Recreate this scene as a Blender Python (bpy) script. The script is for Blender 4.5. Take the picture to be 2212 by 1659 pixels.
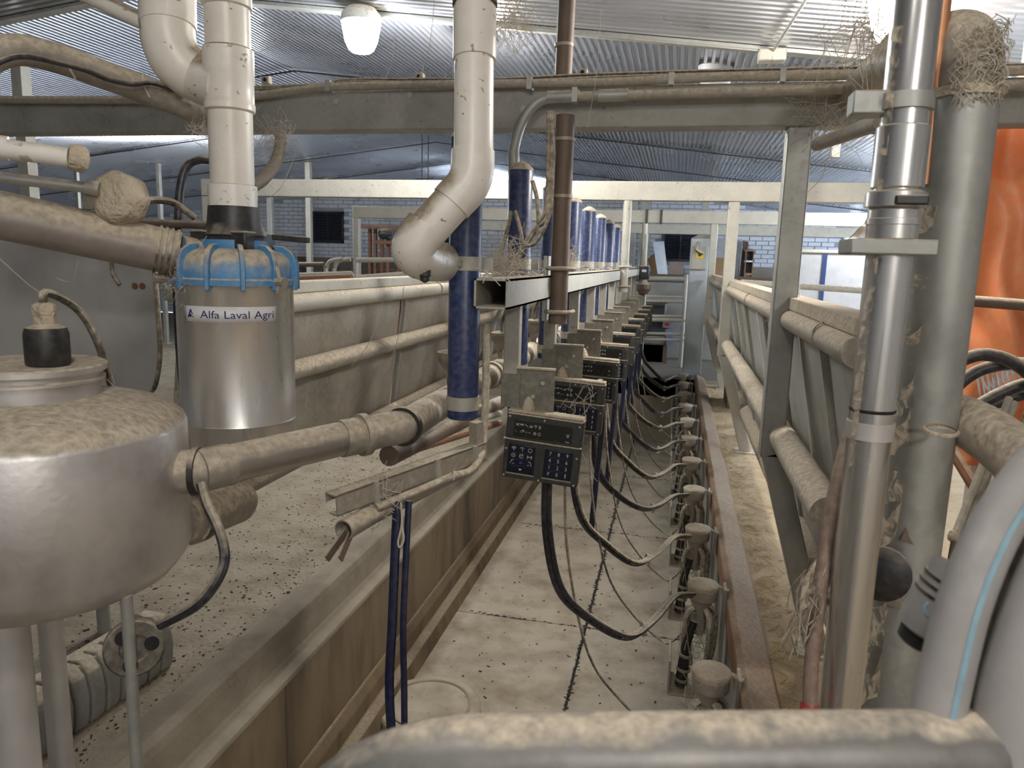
import bpy, math, random
from mathutils import Vector, Matrix
random.seed(7)
for o in list(bpy.data.objects): bpy.data.objects.remove(o)
SC = bpy.context.scene
COL = SC.collection
V = Vector
PI = math.pi

# ------------------------------------------------------------------ camera
F_PX, YAW, PITCH, ROLL, CAM_H = 1600.0, 0.21368, 0.16537, 0.02885, 1.5
fwd = V((-math.sin(YAW) * math.cos(PITCH), math.cos(YAW) * math.cos(PITCH), -math.sin(PITCH)))
r0 = V((math.cos(YAW), math.sin(YAW), 0)); u0 = r0.cross(fwd)
rgt = math.cos(ROLL) * r0 + math.sin(ROLL) * u0
upv = rgt.cross(fwd)
cd = bpy.data.cameras.new('camera'); cam = bpy.data.objects.new('camera', cd); COL.objects.link(cam)
cd.sensor_width = 36.0; cd.lens = F_PX / 2212 * 36.0; cd.clip_start = 0.05; cd.clip_end = 200
cam.matrix_world = Matrix.Translation((0, 0, CAM_H)) @ Matrix((rgt, upv, -fwd)).transposed().to_4x4()
cd.dof.use_dof = True; cd.dof.focus_distance = 2.7; cd.dof.aperture_fstop = 7.5
SC.camera = cam

# ------------------------------------------------------------------ light and exposure
SC.view_settings.view_transform = 'Standard'; SC.view_settings.look = 'None'
SC.view_settings.gamma = 1.0; SC.view_settings.use_curve_mapping = False
SC.view_settings.exposure = 0.62
wd = bpy.data.worlds.new('daylight'); SC.world = wd; wd.use_nodes = True
bg = wd.node_tree.nodes['Background']; bg.inputs[0].default_value = (0.74, 0.85, 1.0, 1); bg.inputs[1].default_value = 8.0

LAMP_WARM = (1.0, 0.95, 0.885); LAMP_COOL = (0.93, 0.97, 1.0)

# pixel -> place helpers (pixel frame 2212 x 1659): a ray met with a known depth or plane
def ray(x, y): return fwd + rgt * ((x - 1106) / F_PX) - upv * ((y - 829.5) / F_PX)
C0 = V((0, 0, CAM_H))
def at(x, y, d): return C0 + ray(x, y) * d
def onX(x, y, X): r = ray(x, y); return C0 + r * (X / r.x)
def onY(x, y, Y): r = ray(x, y); return C0 + r * (Y / r.y)
def onZ(x, y, Z): r = ray(x, y); return C0 + r * ((Z - CAM_H) / r.z)

# ------------------------------------------------------------------ materials
MATS = {}
def _nt(name):
    m = bpy.data.materials.new(name); m.use_nodes = True
    nt = m.node_tree; return m, nt, nt.nodes, nt.links, nt.nodes['Principled BSDF']
DUST = (0.54, 0.465, 0.355)
def mat(name, base, metal=0.0, rough=0.5, dust=0.0, lo=0.35, hi=0.85, grime=0.25, scale=9.0, bump=0.25,
        dustcol=DUST, stretch=(1, 1, 1), gcol=None, cover=0.0, bscale=1.0, spec=0.5, fine=60.0, speck=0.0):
    """procedural surface: base colour + blotchy grime + settled dust on faces that look up"""
    if name in MATS: return MATS[name]
    m, nt, N, L, B = _nt(name)
    geo = N.new('ShaderNodeNewGeometry'); tc = N.new('ShaderNodeTexCoord')
    mp = N.new('ShaderNodeMapping'); mp.inputs['Scale'].default_value = stretch
    L.new(geo.outputs['Position'], mp.inputs['Vector'])
    n1 = N.new('ShaderNodeTexNoise'); n1.inputs['Scale'].default_value = scale; n1.inputs['Detail'].default_value = 3
    n1.inputs['Roughness'].default_value = 0.65
    n2 = N.new('ShaderNodeTexNoise'); n2.inputs['Scale'].default_value = fine; n2.inputs['Detail'].default_value = 2.5
    for n in (n1, n2): L.new(mp.outputs[0], n.inputs['Vector'])
    def rng(src, a, b, c=0.0, d=1.0):
        r = N.new('ShaderNodeMapRange'); r.inputs[1].default_value = a; r.inputs[2].default_value = b
        r.inputs[3].default_value = c; r.inputs[4].default_value = d; r.clamp = True; L.new(src, r.inputs[0]); return r.outputs[0]
    def mth(op, a, b):
        k = N.new('ShaderNodeMath'); k.operation = op; k.use_clamp = False
        for i, v in enumerate((a, b)):
            if isinstance(v, (int, float)): k.inputs[i].default_value = v
            else: L.new(v, k.inputs[i])
        return k.outputs[0]
    def mix(f, a, b):
        x = N.new('ShaderNodeMix'); x.data_type = 'RGBA'
        if isinstance(f, (int, float)): x.inputs[0].default_value = f
        else: L.new(f, x.inputs[0])
        for i, v in ((6, a), (7, b)):
            if isinstance(v, tuple): x.inputs[i].default_value = (*v, 1)
            else: L.new(v, x.inputs[i])
        return x.outputs[2]
    gc = gcol or tuple(c * 0.45 for c in base)
    g = mth('MULTIPLY', rng(n1.outputs[0], 0.42, 0.70), grime)
    col = mix(g, base, gc)
    if speck > 0:
        n3 = N.new('ShaderNodeTexNoise'); n3.inputs['Scale'].default_value = 38; n3.inputs['Detail'].default_value = 4; n3.inputs['Distortion'].default_value = .6
        L.new(geo.outputs['Position'], n3.inputs['Vector'])
        col = mix(rng(n3.outputs[0], .66, .70, 0, speck), col, (.16, .115, .07))
    if dust > 0:
        sx = N.new('ShaderNodeSeparateXYZ'); L.new(geo.outputs['Normal'], sx.inputs[0])
        nz = mth('ADD', sx.outputs[2], mth('MULTIPLY', mth('SUBTRACT', n1.outputs[0], 0.5), 0.7))
        f = mth('ADD', rng(nz, lo, hi, 0, dust), mth('MULTIPLY', rng(n2.outputs[0], 0.35, 0.75), cover))
        fc = N.new('ShaderNodeClamp'); L.new(f, fc.inputs[0]); f = fc.outputs[0]
        dc = mix(rng(n2.outputs[0], 0.3, 0.7), tuple(c * 0.72 for c in dustcol), tuple(min(1, c * 1.18) for c in dustcol))
        col = mix(f, col, dc)
        r = N.new('ShaderNodeMix'); L.new(f, r.inputs[0]); r.inputs[2].default_value = rough; r.inputs[3].default_value = 0.95
        L.new(r.outputs[0], B.inputs['Roughness'])
        q = N.new('ShaderNodeMix'); L.new(f, q.inputs[0]); q.inputs[2].default_value = metal; q.inputs[3].default_value = 0
        L.new(q.outputs[0], B.inputs['Metallic'])
    else:
        B.inputs['Metallic'].default_value = metal
        L.new(rng(n1.outputs[0], 0.3, 0.7, max(0.03, rough - 0.08), min(1, rough + 0.12)), B.inputs['Roughness'])
    L.new(col, B.inputs['Base Color'])
    B.inputs['Specular IOR Level'].default_value = spec
    if bump > 0:
        bp = N.new('ShaderNodeBump'); bp.inputs['Strength'].default_value = bump; bp.inputs['Distance'].default_value = 0.006 * bscale
        if dust > 0: L.new(mth('ADD', bump * .06, mth('MULTIPLY', f, bump * .95)), bp.inputs['Strength'])
        L.new(n2.outputs[0], bp.inputs['Height']); L.new(bp.outputs[0], B.inputs['Normal'])
    MATS[name] = m
    return m
def emit(name, col, s):
    if name in MATS: return MATS[name]
    m, nt, N, L, B = _nt(name)
    B.inputs['Base Color'].default_value = (0.8, 0.8, 0.8, 1)
    B.inputs['Emission Color'].default_value = (*col, 1); B.inputs['Emission Strength'].default_value = s
    MATS[name] = m; return m
def web(name, col=(0.46, 0.40, 0.31), thr=0.42, sc=22.0):
    if name in MATS: return MATS[name]
    m, nt, N, L, B = _nt(name)
    B.inputs['Base Color'].default_value = (*col, 1); B.inputs['Roughness'].default_value = 1.0; B.inputs['Specular IOR Level'].default_value = 0.0
    g = N.new('ShaderNodeNewGeometry'); n = N.new('ShaderNodeTexNoise'); n.inputs['Scale'].default_value = sc; n.inputs['Detail'].default_value = 6
    n.inputs['Distortion'].default_value = 1.2
    L.new(g.outputs['Position'], n.inputs['Vector'])
    r = N.new('ShaderNodeMapRange'); r.inputs[1].default_value = thr - .09; r.inputs[2].default_value = thr + .12; L.new(n.outputs[0], r.inputs[0])
    L.new(r.outputs[0], B.inputs['Alpha'])
    MATS[name] = m; return m

concrete = mat('concrete', (0.34, 0.29, 0.215), 0, .9, grime=.55, scale=2.2, bump=.35, gcol=(0.20, 0.165, 0.12), fine=28)
slabm = mat('pit_concrete', (0.46, 0.405, 0.32), 0, .85, grime=.85, scale=3.4, bump=.4, gcol=(0.25, 0.205, 0.145), fine=22, bscale=1.5, speck=.6)
pitwall = mat('pit_wall', (0.20, 0.142, 0.08), 0, .75, dust=.5, lo=.6, hi=1, grime=.85, scale=5, stretch=(1, 1, .25), gcol=(0.085, 0.055, 0.03), bump=.15)
kerbm = mat('kerb', (0.30, 0.255, 0.19), 0, .9, grime=.4, scale=6, bump=.3)
platm = mat('platform', (0.31, 0.265, 0.195), 0, .95, grime=.7, scale=5, gcol=(0.17, 0.135, 0.09), bump=.6, bscale=2, fine=45, speck=.6)
strawm = mat('straw_floor', (0.44, 0.345, 0.215), 0, .95, grime=.5, scale=4, gcol=(0.28, 0.21, 0.125), bump=.5, bscale=2, fine=50, speck=.6)
darkfloor = mat('dark_floor', (0.10, 0.09, 0.075), 0, .8, dust=.25, grime=.5, scale=3)
galv = mat('galvanised', (0.40, 0.41, 0.385), .55, .5, dust=.9, lo=.35, hi=.9, grime=.4, scale=7, bump=.2, cover=.22)
galvl = mat('galvanised_light', (0.44, 0.43, 0.375), .35, .55, dust=.9, grime=.3, scale=7, bump=.2, cover=.35, speck=.6)
bracketm = mat('bracket_steel', (0.20, 0.19, 0.155), .3, .55, dust=.9, lo=.4, hi=.9, grime=.5, scale=9, bump=.2, cover=.2)
beamm = mat('beam_steel', (0.32, 0.315, 0.29), .25, .6, dust=.95, lo=.5, hi=.95, grime=.5, scale=6, bump=.2, cover=.15, speck=.6)
steel = mat('stainless', (0.76, 0.74, 0.71), .82, .27, dust=1.0, lo=.30, hi=.7, grime=.3, scale=9, bump=.05, cover=.10, gcol=(0.50, 0.46, 0.41), stretch=(1, 1, .12), fine=40)
tankm = mat('tank_steel', (0.70, 0.68, 0.66), .75, .42, dust=1.0, lo=.30, hi=.6, grime=.6, scale=7, bump=.6, cover=.08, gcol=(0.42, 0.385, 0.355), bscale=2.5, fine=55)
panelm = mat('panel_steel', (0.64, 0.62, 0.59), .35, .42, dust=.9, lo=.4, hi=.9, grime=.45, scale=3, bump=.1, cover=.12)
splash = mat('splash_steel', (0.34, 0.31, 0.26), .6, .45, dust=.9, lo=.4, hi=.9, grime=.5, scale=5, bump=.15, cover=.25, speck=.6)
chrome = mat('chrome', (0.70, 0.69, 0.67), .92, .20, dust=.9, lo=.5, hi=.95, grime=.3, scale=14, bump=.05, cover=.20, stretch=(1, 1, .05), fine=40)
dusty = mat('dusty_pipe', (0.33, 0.30, 0.25), .3, .55, dust=1.0, lo=-.05, hi=.45, grime=.4, scale=9, bump=.7, cover=.3, bscale=1.6)
dustall = mat('dust_heap', (0.54, 0.46, 0.345), 0, .97, grime=.35, scale=14, bump=.8, bscale=2, fine=80)
pvc = mat('pvc', (0.80, 0.765, 0.69), 0, .35, dust=1.0, lo=.28, hi=.55, grime=.28, scale=7, bump=.5, cover=.06, gcol=(0.56, 0.49, 0.38), dustcol=(0.36, 0.29, 0.205), speck=.8)
pvcw = mat('pvc_white', (0.82, 0.79, 0.72), 0, .3, dust=.6, lo=.5, hi=.9, grime=.15, scale=9, bump=.05, speck=.5)
bluetube = mat('blue_tube', (0.014, 0.033, 0.115), 0, .35, dust=1.0, lo=.3, hi=.6, grime=.3, scale=8, bump=.05, cover=.12)
bluecap = mat('blue_cap', (0.06, 0.25, 0.50), 0, .4, dust=1.0, lo=.0, hi=.5, grime=.3, scale=14, bump=.4, cover=.12)
blackp = mat('black_plastic', (0.017, 0.017, 0.018), 0, .45, dust=.9, lo=.35, hi=.8, grime=.2, bump=.1, cover=.06)
console_m = mat('console_case', (0.030, 0.032, 0.030), 0, .5, dust=1.0, lo=.3, hi=.5, grime=.2, bump=.1, cover=.05)
keypad_m = mat('keypad', (0.006, 0.009, 0.022), 0, .3, grime=.1, bump=0)
display_m = mat('display', (0.022, 0.022, 0.020), 0, .25, grime=.2, bump=0)
inkw = mat('print_white', (0.62, 0.60, 0.55), 0, .6, grime=.2, scale=60, bump=0)
inkb = mat('print_blue', (0.02, 0.09, 0.32), 0, .5, grime=.1, bump=0)
inkn = mat('print_navy', (0.012, 0.018, 0.14), 0, .5, grime=.05, bump=0)
inkr = mat('print_red', (0.45, 0.05, 0.04), 0, .5, bump=0)
inky = mat('print_yellow', (0.80, 0.55, 0.03), 0, .5, bump=0)
hosem = mat('black_hose', (0.016, 0.018, 0.030), 0, .38, dust=.85, lo=.25, hi=.75, grime=.2, scale=11, bump=.2, cover=.10)
hosed = mat('dusty_hose', (0.05, 0.045, 0.04), 0, .6, dust=1.0, lo=-.3, hi=.3, grime=.3, scale=16, bump=.5, cover=.35)
bluehose = mat('navy_hose', (0.006, 0.011, 0.045), 0, .35, dust=.8, lo=.4, hi=.8, grime=.2, bump=.1, cover=.04)
rustm = mat('rust', (0.26, 0.125, 0.07), .1, .8, dust=.7, lo=.4, hi=.9, grime=.5, scale=12, bump=.4)
kerbrail = mat('rusty_kerb_rail', (0.30, 0.175, 0.105), .1, .85, dust=.65, lo=.5, hi=1.1, grime=.5, scale=8, bump=.7, bscale=2, gcol=(0.14, 0.075, 0.045), speck=.6)
brownp = mat('brown_pipe', (0.16, 0.115, 0.085), .2, .6, dust=.7, lo=.2, hi=.8, grime=.4, bump=.3)
copper = mat('copper', (0.50, 0.24, 0.12), .5, .45, dust=.5, grime=.4, bump=.2)
tarpm = mat('tarp', (0.80, 0.25, 0.085), 0, .33, dust=.5, lo=.2, hi=.8, grime=.4, scale=5, bump=.3, cover=.22, gcol=(0.55, 0.17, 0.06), fine=30)
brickm = mat('white_brick', (0.62, 0.65, 0.70), 0, .7, grime=.35, scale=6, bump=.3, gcol=(0.42, 0.44, 0.48))
mortarm = mat('mortar', (0.34, 0.36, 0.40), 0, .9, grime=.3, bump=.3)
corrm = mat('wall_sheet', (0.68, 0.70, 0.72), .1, .5, grime=.25, scale=5, bump=.1)
ceilm = mat('ceiling_tin', (0.72, 0.75, 0.81), .9, .30, grime=.25, scale=1.2, bump=.06, gcol=(0.52, 0.54, 0.60), fine=14, bscale=2)
wood = mat('old_wood', (0.13, 0.095, 0.065), 0, .8, dust=.6, grime=.5, stretch=(1, 1, 6), bump=.4)
board_w = mat('white_board', (0.72, 0.76, 0.82), 0, .6, grime=.2, bump=.05)
board_g = mat('grey_board', (0.50, 0.52, 0.54), 0, .7, grime=.3, bump=.05)
board_b = mat('brown_board', (0.33, 0.20, 0.10), 0, .7, grime=.3, bump=.1)
whitep = mat('white_plastic', (0.40, 0.40, 0.41), 0, .5, dust=.7, grime=.25, bump=.05)
greyp = mat('grey_plastic', (0.28, 0.27, 0.25), 0, .6, dust=.9, lo=.15, hi=.7, grime=.3, bump=.2, cover=.18)
vinyl = mat('grey_vinyl', (0.36, 0.345, 0.33), 0, .55, grime=.3, scale=14, bump=.12)
vinylb = mat('blue_stripe', (0.26, 0.42, 0.50), 0, .55, grime=.3, scale=40, bump=.1)
darkm = mat('dark_void', (0.012, 0.011, 0.010), 0, .8, bump=0)
chaff = mat('chaff', (0.55, 0.42, 0.22), 0, .9, grime=.5, scale=40, bump=0)
crumbm = mat('crumb', (0.085, 0.065, 0.045), 0, .95, grime=.5, scale=40, bump=0)
threadm = mat('thread', (0.56, 0.51, 0.42), 0, .95, bump=0)
webm = web('web_sheet')
webf = web('web_fine', thr=.55, sc=34)

# ------------------------------------------------------------------ geometry helpers
class MB:
    def __init__(s): s.v = []; s.f = []
    def add(s, vs, fs):
        k = len(s.v); s.v += [V(p) for p in vs]; s.f += [[i + k for i in f] for f in fs]; return s
    def box(s, c, size, M=None):
        hx, hy, hz = size[0] / 2, size[1] / 2, size[2] / 2; c = V(c)
        vs = [V((x, y, z)) for x in (-hx, hx) for y in (-hy, hy) for z in (-hz, hz)]
        if M is not None: vs = [M @ p for p in vs]
        return s.add([p + c for p in vs], [(0, 1, 3, 2), (4, 6, 7, 5), (0, 4, 5, 1), (2, 3, 7, 6), (0, 2, 6, 4), (1, 5, 7, 3)])
    def bar(s, a, b, w, h, up=(0, 0, 1)):
        a = V(a); b = V(b); d = (b - a); ln = d.length; d.normalize(); x = d.cross(V(up)).normalized(); z = x.cross(d)
        return s.box((a + b) / 2, (w, ln, h), Matrix((x, d, z)).transposed())
    def tube(s, pts, r, n=12, cap=True, flat=1.0):
        pts = [V(p) for p in pts]; m = len(pts)
        rs = r if isinstance(r, (list, tuple)) else [r] * m
        t0 = (pts[1] - pts[0]).normalized()
        ref = V((0, 0, 1)) if abs(t0.z) < .9 else V((0, 1, 0))
        x = t0.cross(ref).normalized(); vs = []; fs = []
        for i, p in enumerate(pts):
            t = (pts[min(i + 1, m - 1)] - pts[max(i - 1, 0)]).normalized()
            x = (x - t * x.dot(t)).normalized(); y = t.cross(x)
            for k in range(n):
                a = 2 * PI * k / n
                vs.append(p + (x * math.cos(a) + y * math.sin(a) * flat) * rs[i])
        for i in range(m - 1):
            for k in range(n):
                fs.append((i * n + k, i * n + (k + 1) % n, (i + 1) * n + (k + 1) % n, (i + 1) * n + k))
        if cap: fs += [tuple(reversed(range(n))), tuple(range((m - 1) * n, m * n))]
        return s.add(vs, fs)
    def cyl(s, a, b, r, n=16, r2=None): return s.tube([a, b], [r, r if r2 is None else r2], n)
    def ring(s, a, b, r, w, n=20):
        """open sleeve: outer r, wall w"""
        a = V(a); b = V(b)
        return s.lathe([(r - w, 0), (r, 0), (r, (b - a).length), (r - w, (b - a).length), (r - w, 0)], a, b - a, n, False)
    def lathe(s, prof, o, axis=(0, 0, 1), n=24, cap=True):
        o = V(o); z = V(axis).normalized(); ref = V((0, 0, 1)) if abs(z.z) < .9 else V((1, 0, 0))
        x = (ref - z * ref.dot(z)).normalized(); y = z.cross(x); vs = []; fs = []
        for r, h in prof:
            for k in range(n):
                a = 2 * PI * k / n; vs.append(o + z * h + (x * math.cos(a) + y * math.sin(a)) * max(r, 1e-5))
        for i in range(len(prof) - 1):
            for k in range(n): fs.append((i * n + k, i * n + (k + 1) % n, (i + 1) * n + (k + 1) % n, (i + 1) * n + k))
        if cap: fs += [tuple(reversed(range(n))), tuple(range((len(prof) - 1) * n, len(prof) * n))]
        return s.add(vs, fs)
    def prism(s, poly, ext):
        ext = V(ext); n = len(poly); vs = [V(p) for p in poly] + [V(p) + ext for p in poly]
        fs = [tuple(reversed(range(n))), tuple(range(n, 2 * n))] + [(i, (i + 1) % n, (i + 1) % n + n, i + n) for i in range(n)]
        return s.add(vs, fs)
    def grid(s, fn, nu, nv):
        vs = [fn(i / nu, j / nv) for j in range(nv + 1) for i in range(nu + 1)]
        fs = [(j * (nu + 1) + i, j * (nu + 1) + i + 1, (j + 1) * (nu + 1) + i + 1, (j + 1) * (nu + 1) + i) for j in range(nv) for i in range(nu)]
        return s.add(vs, fs)
    def mesh(s, name, m, ang=35, smooth=True):
        me = bpy.data.meshes.new(name); me.from_pydata([tuple(p) for p in s.v], [], s.f); me.validate()
        import bmesh
        b = bmesh.new(); b.from_mesh(me); bmesh.ops.recalc_face_normals(b, faces=b.faces); b.to_mesh(me); b.free()
        me.materials.append(m)
        if smooth:
            me.polygons.foreach_set('use_smooth', [True] * len(me.polygons)); me.set_sharp_from_angle(angle=math.radians(ang))
        return me
    def build(s, name, m, parent=None, bev=0, solid=0, smooth=True):
        o = bpy.data.objects.new(name, s.mesh(name, m, smooth=smooth)); COL.objects.link(o)
        if parent is not None: adopt(o, parent)
        if solid:
            k = o.modifiers.new('thickness', 'SOLIDIFY'); k.thickness = solid
        if bev:
            k = o.modifiers.new('soft_edges', 'BEVEL'); k.width = bev; k.segments = 2; k.limit_method = 'ANGLE'
        return o
WM = {}
def adopt(o, p):
    o.parent = p; o.matrix_parent_inverse = WM.get(p.name, Matrix()).inverted()
def tag(o, label=None, cat=None, group=None, kind=None):
    if label: o['label'] = label
    if cat: o['category'] = cat
    if group: o['group'] = group
    if kind: o['kind'] = kind
    return o
def thing(name, label, cat, loc=(0, 0, 0), group=None):
    o = bpy.data.objects.new(name, None); COL.objects.link(o); o.location = loc; o.empty_display_size = .1
    WM[o.name] = Matrix.Translation(loc)
    return tag(o, label, cat, group)
def struct(o): o['kind'] = 'structure'; return o
def sroot(name):
    o = bpy.data.objects.new(name, None); COL.objects.link(o); WM[o.name] = Matrix(); return struct(o)
def copy_tree(o, parent=None):
    c = o.copy(); COL.objects.link(c)
    if parent is not None:
        mi = o.matrix_parent_inverse.copy(); c.parent = parent; c.matrix_parent_inverse = mi
    for ch in list(o.children): copy_tree(ch, c)
    return c
def repeat(o, dv, label):
    c = copy_tree(o); c.location = V(o.location) + V(dv); c['label'] = label; return c
def smooth(pts, k=6):
    pts = [V(p) for p in pts]
    if len(pts) < 3: return pts
    out = []; P = [pts[0] * 2 - pts[1]] + pts + [pts[-1] * 2 - pts[-2]]
    for i in range(1, len(P) - 2):
        a, b, c, d = P[i - 1:i + 3]
        for j in range(k):
            t = j / k
            out.append(.5 * ((2 * b) + (c - a) * t + (2 * a - 5 * b + 4 * c - d) * t * t + (3 * b - a - 3 * c + d) * t ** 3))
    return out + [pts[-1]]
def txt(s, size, extrude=.0):
    cu = bpy.data.curves.new('t', 'FONT'); cu.body = s; cu.size = size; cu.align_x = 'CENTER'; cu.align_y = 'CENTER'; cu.resolution_u = 2
    o = bpy.data.objects.new('t', cu); COL.objects.link(o)
    dg = bpy.context.evaluated_depsgraph_get(); me = bpy.data.meshes.new_from_object(o.evaluated_get(dg))
    vs = [v.co.copy() for v in me.vertices]; fs = [tuple(p.vertices) for p in me.polygons]
    bpy.data.objects.remove(o); bpy.data.curves.remove(cu); bpy.data.meshes.remove(me)
    return vs, fs
def hosepts(ps): return smooth([at(*p) for p in ps], 8)
ORD = ['first', 'second', 'third', 'fourth', 'fifth', 'sixth', 'seventh', 'eighth', 'ninth', 'tenth', 'eleventh']

# ================================================================== SETTING
PX0, PX1, PY0, PY1, PZ = -1.44, 0.32, -1.2, 10.05, -0.85
XL, XR, YB, YF = -14.0, 5.2, -3.2, 16.0
# platforms and barn floor
fl = sroot('floor')
def slab(name, x0, x1, y0, y1, m, z=0, t=.25):
    return MB().box(((x0 + x1) / 2, (y0 + y1) / 2, z - t / 2), (x1 - x0, y1 - y0, t)).build(name, m, fl, smooth=False)
slab('platform', XL, -1.47, YB, PY1, platm)
slab('platform', .43, XR, YB, PY1, strawm)
slab('front_landing', -1.47, .43, YB, PY0, platm)
slab('barn_floor', XL, XR, PY1, YF, darkfloor)
# pit floor: cast slabs with open joints
pf = sroot('floor_pit')
MB().box(((PX0 + PX1) / 2, (PY0 + PY1) / 2, PZ - .12), (PX1 - PX0 + .3, PY1 - PY0, .2)).build('joint_bed', darkm, pf, smooth=False)
ys = [-1.2, .9, 2.7, 4.52, 6.3, 8.1, PY1]
for a, b in ((-1.44, -.446), (-.438, .34)):
    for y0, y1 in zip(ys, ys[1:]):
        MB().box(((a + b) / 2, (y0 + y1) / 2, PZ - .03), (b - a - .004, y1 - y0 - .008, .06)).build('floor_slab', slabm, pf, bev=.006)
# crumbled dark filler along the middle joint
mb = MB()
for i in range(330):
    y = 2.6 + i * .0175; w = random.uniform(.006, .034)
    mb.box((-.442 + random.uniform(-.012, .012), y, PZ + .001), (w, random.uniform(.004, .010), .005), Matrix.Rotation(random.uniform(-.5, .5), 3, 'Z'))
for yj in (2.7, 4.52, 6.3, 8.1):
    for i in range(70):
        mb.box((random.uniform(-1.25, .2), yj + random.gauss(0, .012), PZ + .001), (random.uniform(.006, .03), random.uniform(.003, .008), .004), Matrix.Rotation(random.uniform(-.3, .3), 3, 'Z'))
tag(mb.build('joint_filler', mat('joint_grime', (.075, .072, .07), 0, .9, bump=0), pf, smooth=False), kind='stuff')
# left pit wall: kerb, ledge, wall sheets, foot step
wl = sroot('wall_pit_left')
def profile(name, poly, m, y0, y1, bev=0):
    return MB().prism([(x, y0, z) for x, z in poly], (0, y1 - y0, 0)).build(name, m, wl, bev=bev, smooth=False)
profile('kerb', [(-1.60, -.3), (-1.60, .012), (-1.50, .022), (-1.47, .01), (-1.463, -.02), (-1.46, -.13), (-1.40, -.15), (-1.40, -.175), (-1.60, -.3)][:-1], kerbm, PY0, PY1, .006)
yy = PY0
while yy < PY1:
    e = min(yy + 1.22, PY1)
    MB().box((-1.47, (yy + e) / 2, -.49), (.1, e - yy - .008, .66)).build('wall_sheet', pitwall, wl, smooth=False); yy = e
profile('foot_step', [(-1.5, -.9), (-1.5, -.62), (-1.41, -.62), (-1.38, -.66), (-1.38, -.74), (-1.33, -.76), (-1.31, -.86)], pitwall, PY0, PY1, .006)
wr = sroot('wall_pit_right')
MB().box((.37, (PY0 + PY1) / 2, -.45), (.1, PY1 - PY0, .84)).build('wall_face', galv, wr, smooth=False)
MB().prism([(.30, PY0, -.05), (.30, PY0, .055), (.33, PY0, .075), (.43, PY0, .03), (.45, PY0, -.01), (.45, PY0, -.05)], (0, PY1 - PY0, 0)).build('kerb_rail', kerbrail, wr, bev=.006)
we = sroot('wall_pit_end')
MB().box(((PX0 + PX1) / 2, PY1 + .06, -.44), (PX1 - PX0 + .2, .12, .86)).build('end_wall', concrete, we, smooth=False)
wf = sroot('wall_pit_front')
MB().box(((PX0 + PX1) / 2, PY0 - .06, -.44), (PX1 - PX0 + .2, .12, .84)).build('front_wall', concrete, wf, smooth=False)

# ceiling: ribbed tin on a low gable
RX, RZ, SL = -3.9, 3.33, .118
def cz(x): return RZ - SL * abs(x - RX)
ce = sroot('ceiling')
def ribbed_y(x0, x1, y0, y1, pitch=.05, amp=.028, dz=0):
    n = int((x1 - x0) / pitch); pitch = (x1 - x0) / n; xs = []
    for i in range(n):
        b = x0 + i * pitch
        xs += [(b, 0), (b + pitch * .36, 0), (b + pitch * .48, amp), (b + pitch * .86, amp)]
    xs.append((x0 + n * pitch, 0)); m = MB(); k = len(xs)
    rows = 3; vs = []
    for j in range(rows + 1):
        y = y0 + (y1 - y0) * j / rows
        for x, a in xs: vs.append((x, y, cz(x) + a + dz + .006 * math.sin(x * 1.7 + j * 2.1)))
    fs = [(j * k + i, j * k + i + 1, (j + 1) * k + i + 1, (j + 1) * k + i) for j in range(rows) for i in range(k - 1)]
    return m.add(vs, fs).build('ceiling_sheet', ceilm, ce, smooth=False)
YN = 5.0
seams = [YN, 7.2, 9.4, 11.7, 13.9, YF + .1]
xcut = [XL, -11.2, -8.7, -6.2, RX, -1.4, .9, 3.1, XR]
for i, (a, b) in enumerate(zip(seams, seams[1:])):
    for x0, x1 in zip(xcut, xcut[1:]): ribbed_y(x0, x1, a - .03, b + .03, dz=.006 * (i % 2))
def ribbed_x(y0, y1, x0, x1, pitch=.075, amp=.014):
    n = int((y1 - y0) / pitch); yl = []
    for i in range(n):
        b = y0 + i * pitch
        yl += [(b, 0), (b + pitch * .5, 0), (b + pitch * .6, amp), (b + pitch * .9, amp)]
    yl.append((y1, 0)); k = len(yl)
    vs = [(x, y, cz(x) + a) for x in (x0, (x0 + x1) / 2, x1) for y, a in yl]
    fs = [(j * k + i, j * k + i + 1, (j + 1) * k + i + 1, (j + 1) * k + i) for j in range(2) for i in range(k - 1)]
    return MB().add(vs, fs).build('ceiling_sheet', ceilm, ce, smooth=False)
for y0 in (-3.2, -1.15, .9, 2.95):
    for x0, x1 in ((XL, -9), (-9, RX), (RX, .6), (.6, XR)): ribbed_x(y0, y0 + 2.05, x0, x1)
for x0, x1 in ((XL - .3, RX), (RX, XR + .3)):
    MB().prism([(x0, YB - .3, cz(x0) + .05), (x1, YB - .3, cz(x1) + .05), (x1, YB - .3, cz(x1) + .12), (x0, YB - .3, cz(x0) + .12)], (0, YF - YB + .7, 0)).build('leak_stop_deck', wood, ce, smooth=False)  # unseen cover added to stop daylight leaking between the ceiling sheets
# trim strips over the seams
tn = 0
for j, y in enumerate(seams[:-1]):
    for x0, x1 in ((XL, RX), (RX, XR)):
        tn += 1
        w = .09 if j == 0 else .018
        struct(MB().bar((x0, y, cz(x0) - .012), (x1, y, cz(x1) - .012), w, .022 if j == 0 else .012).build('trim_%d' % tn, galv if j == 0 else darkm, smooth=False))

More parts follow.
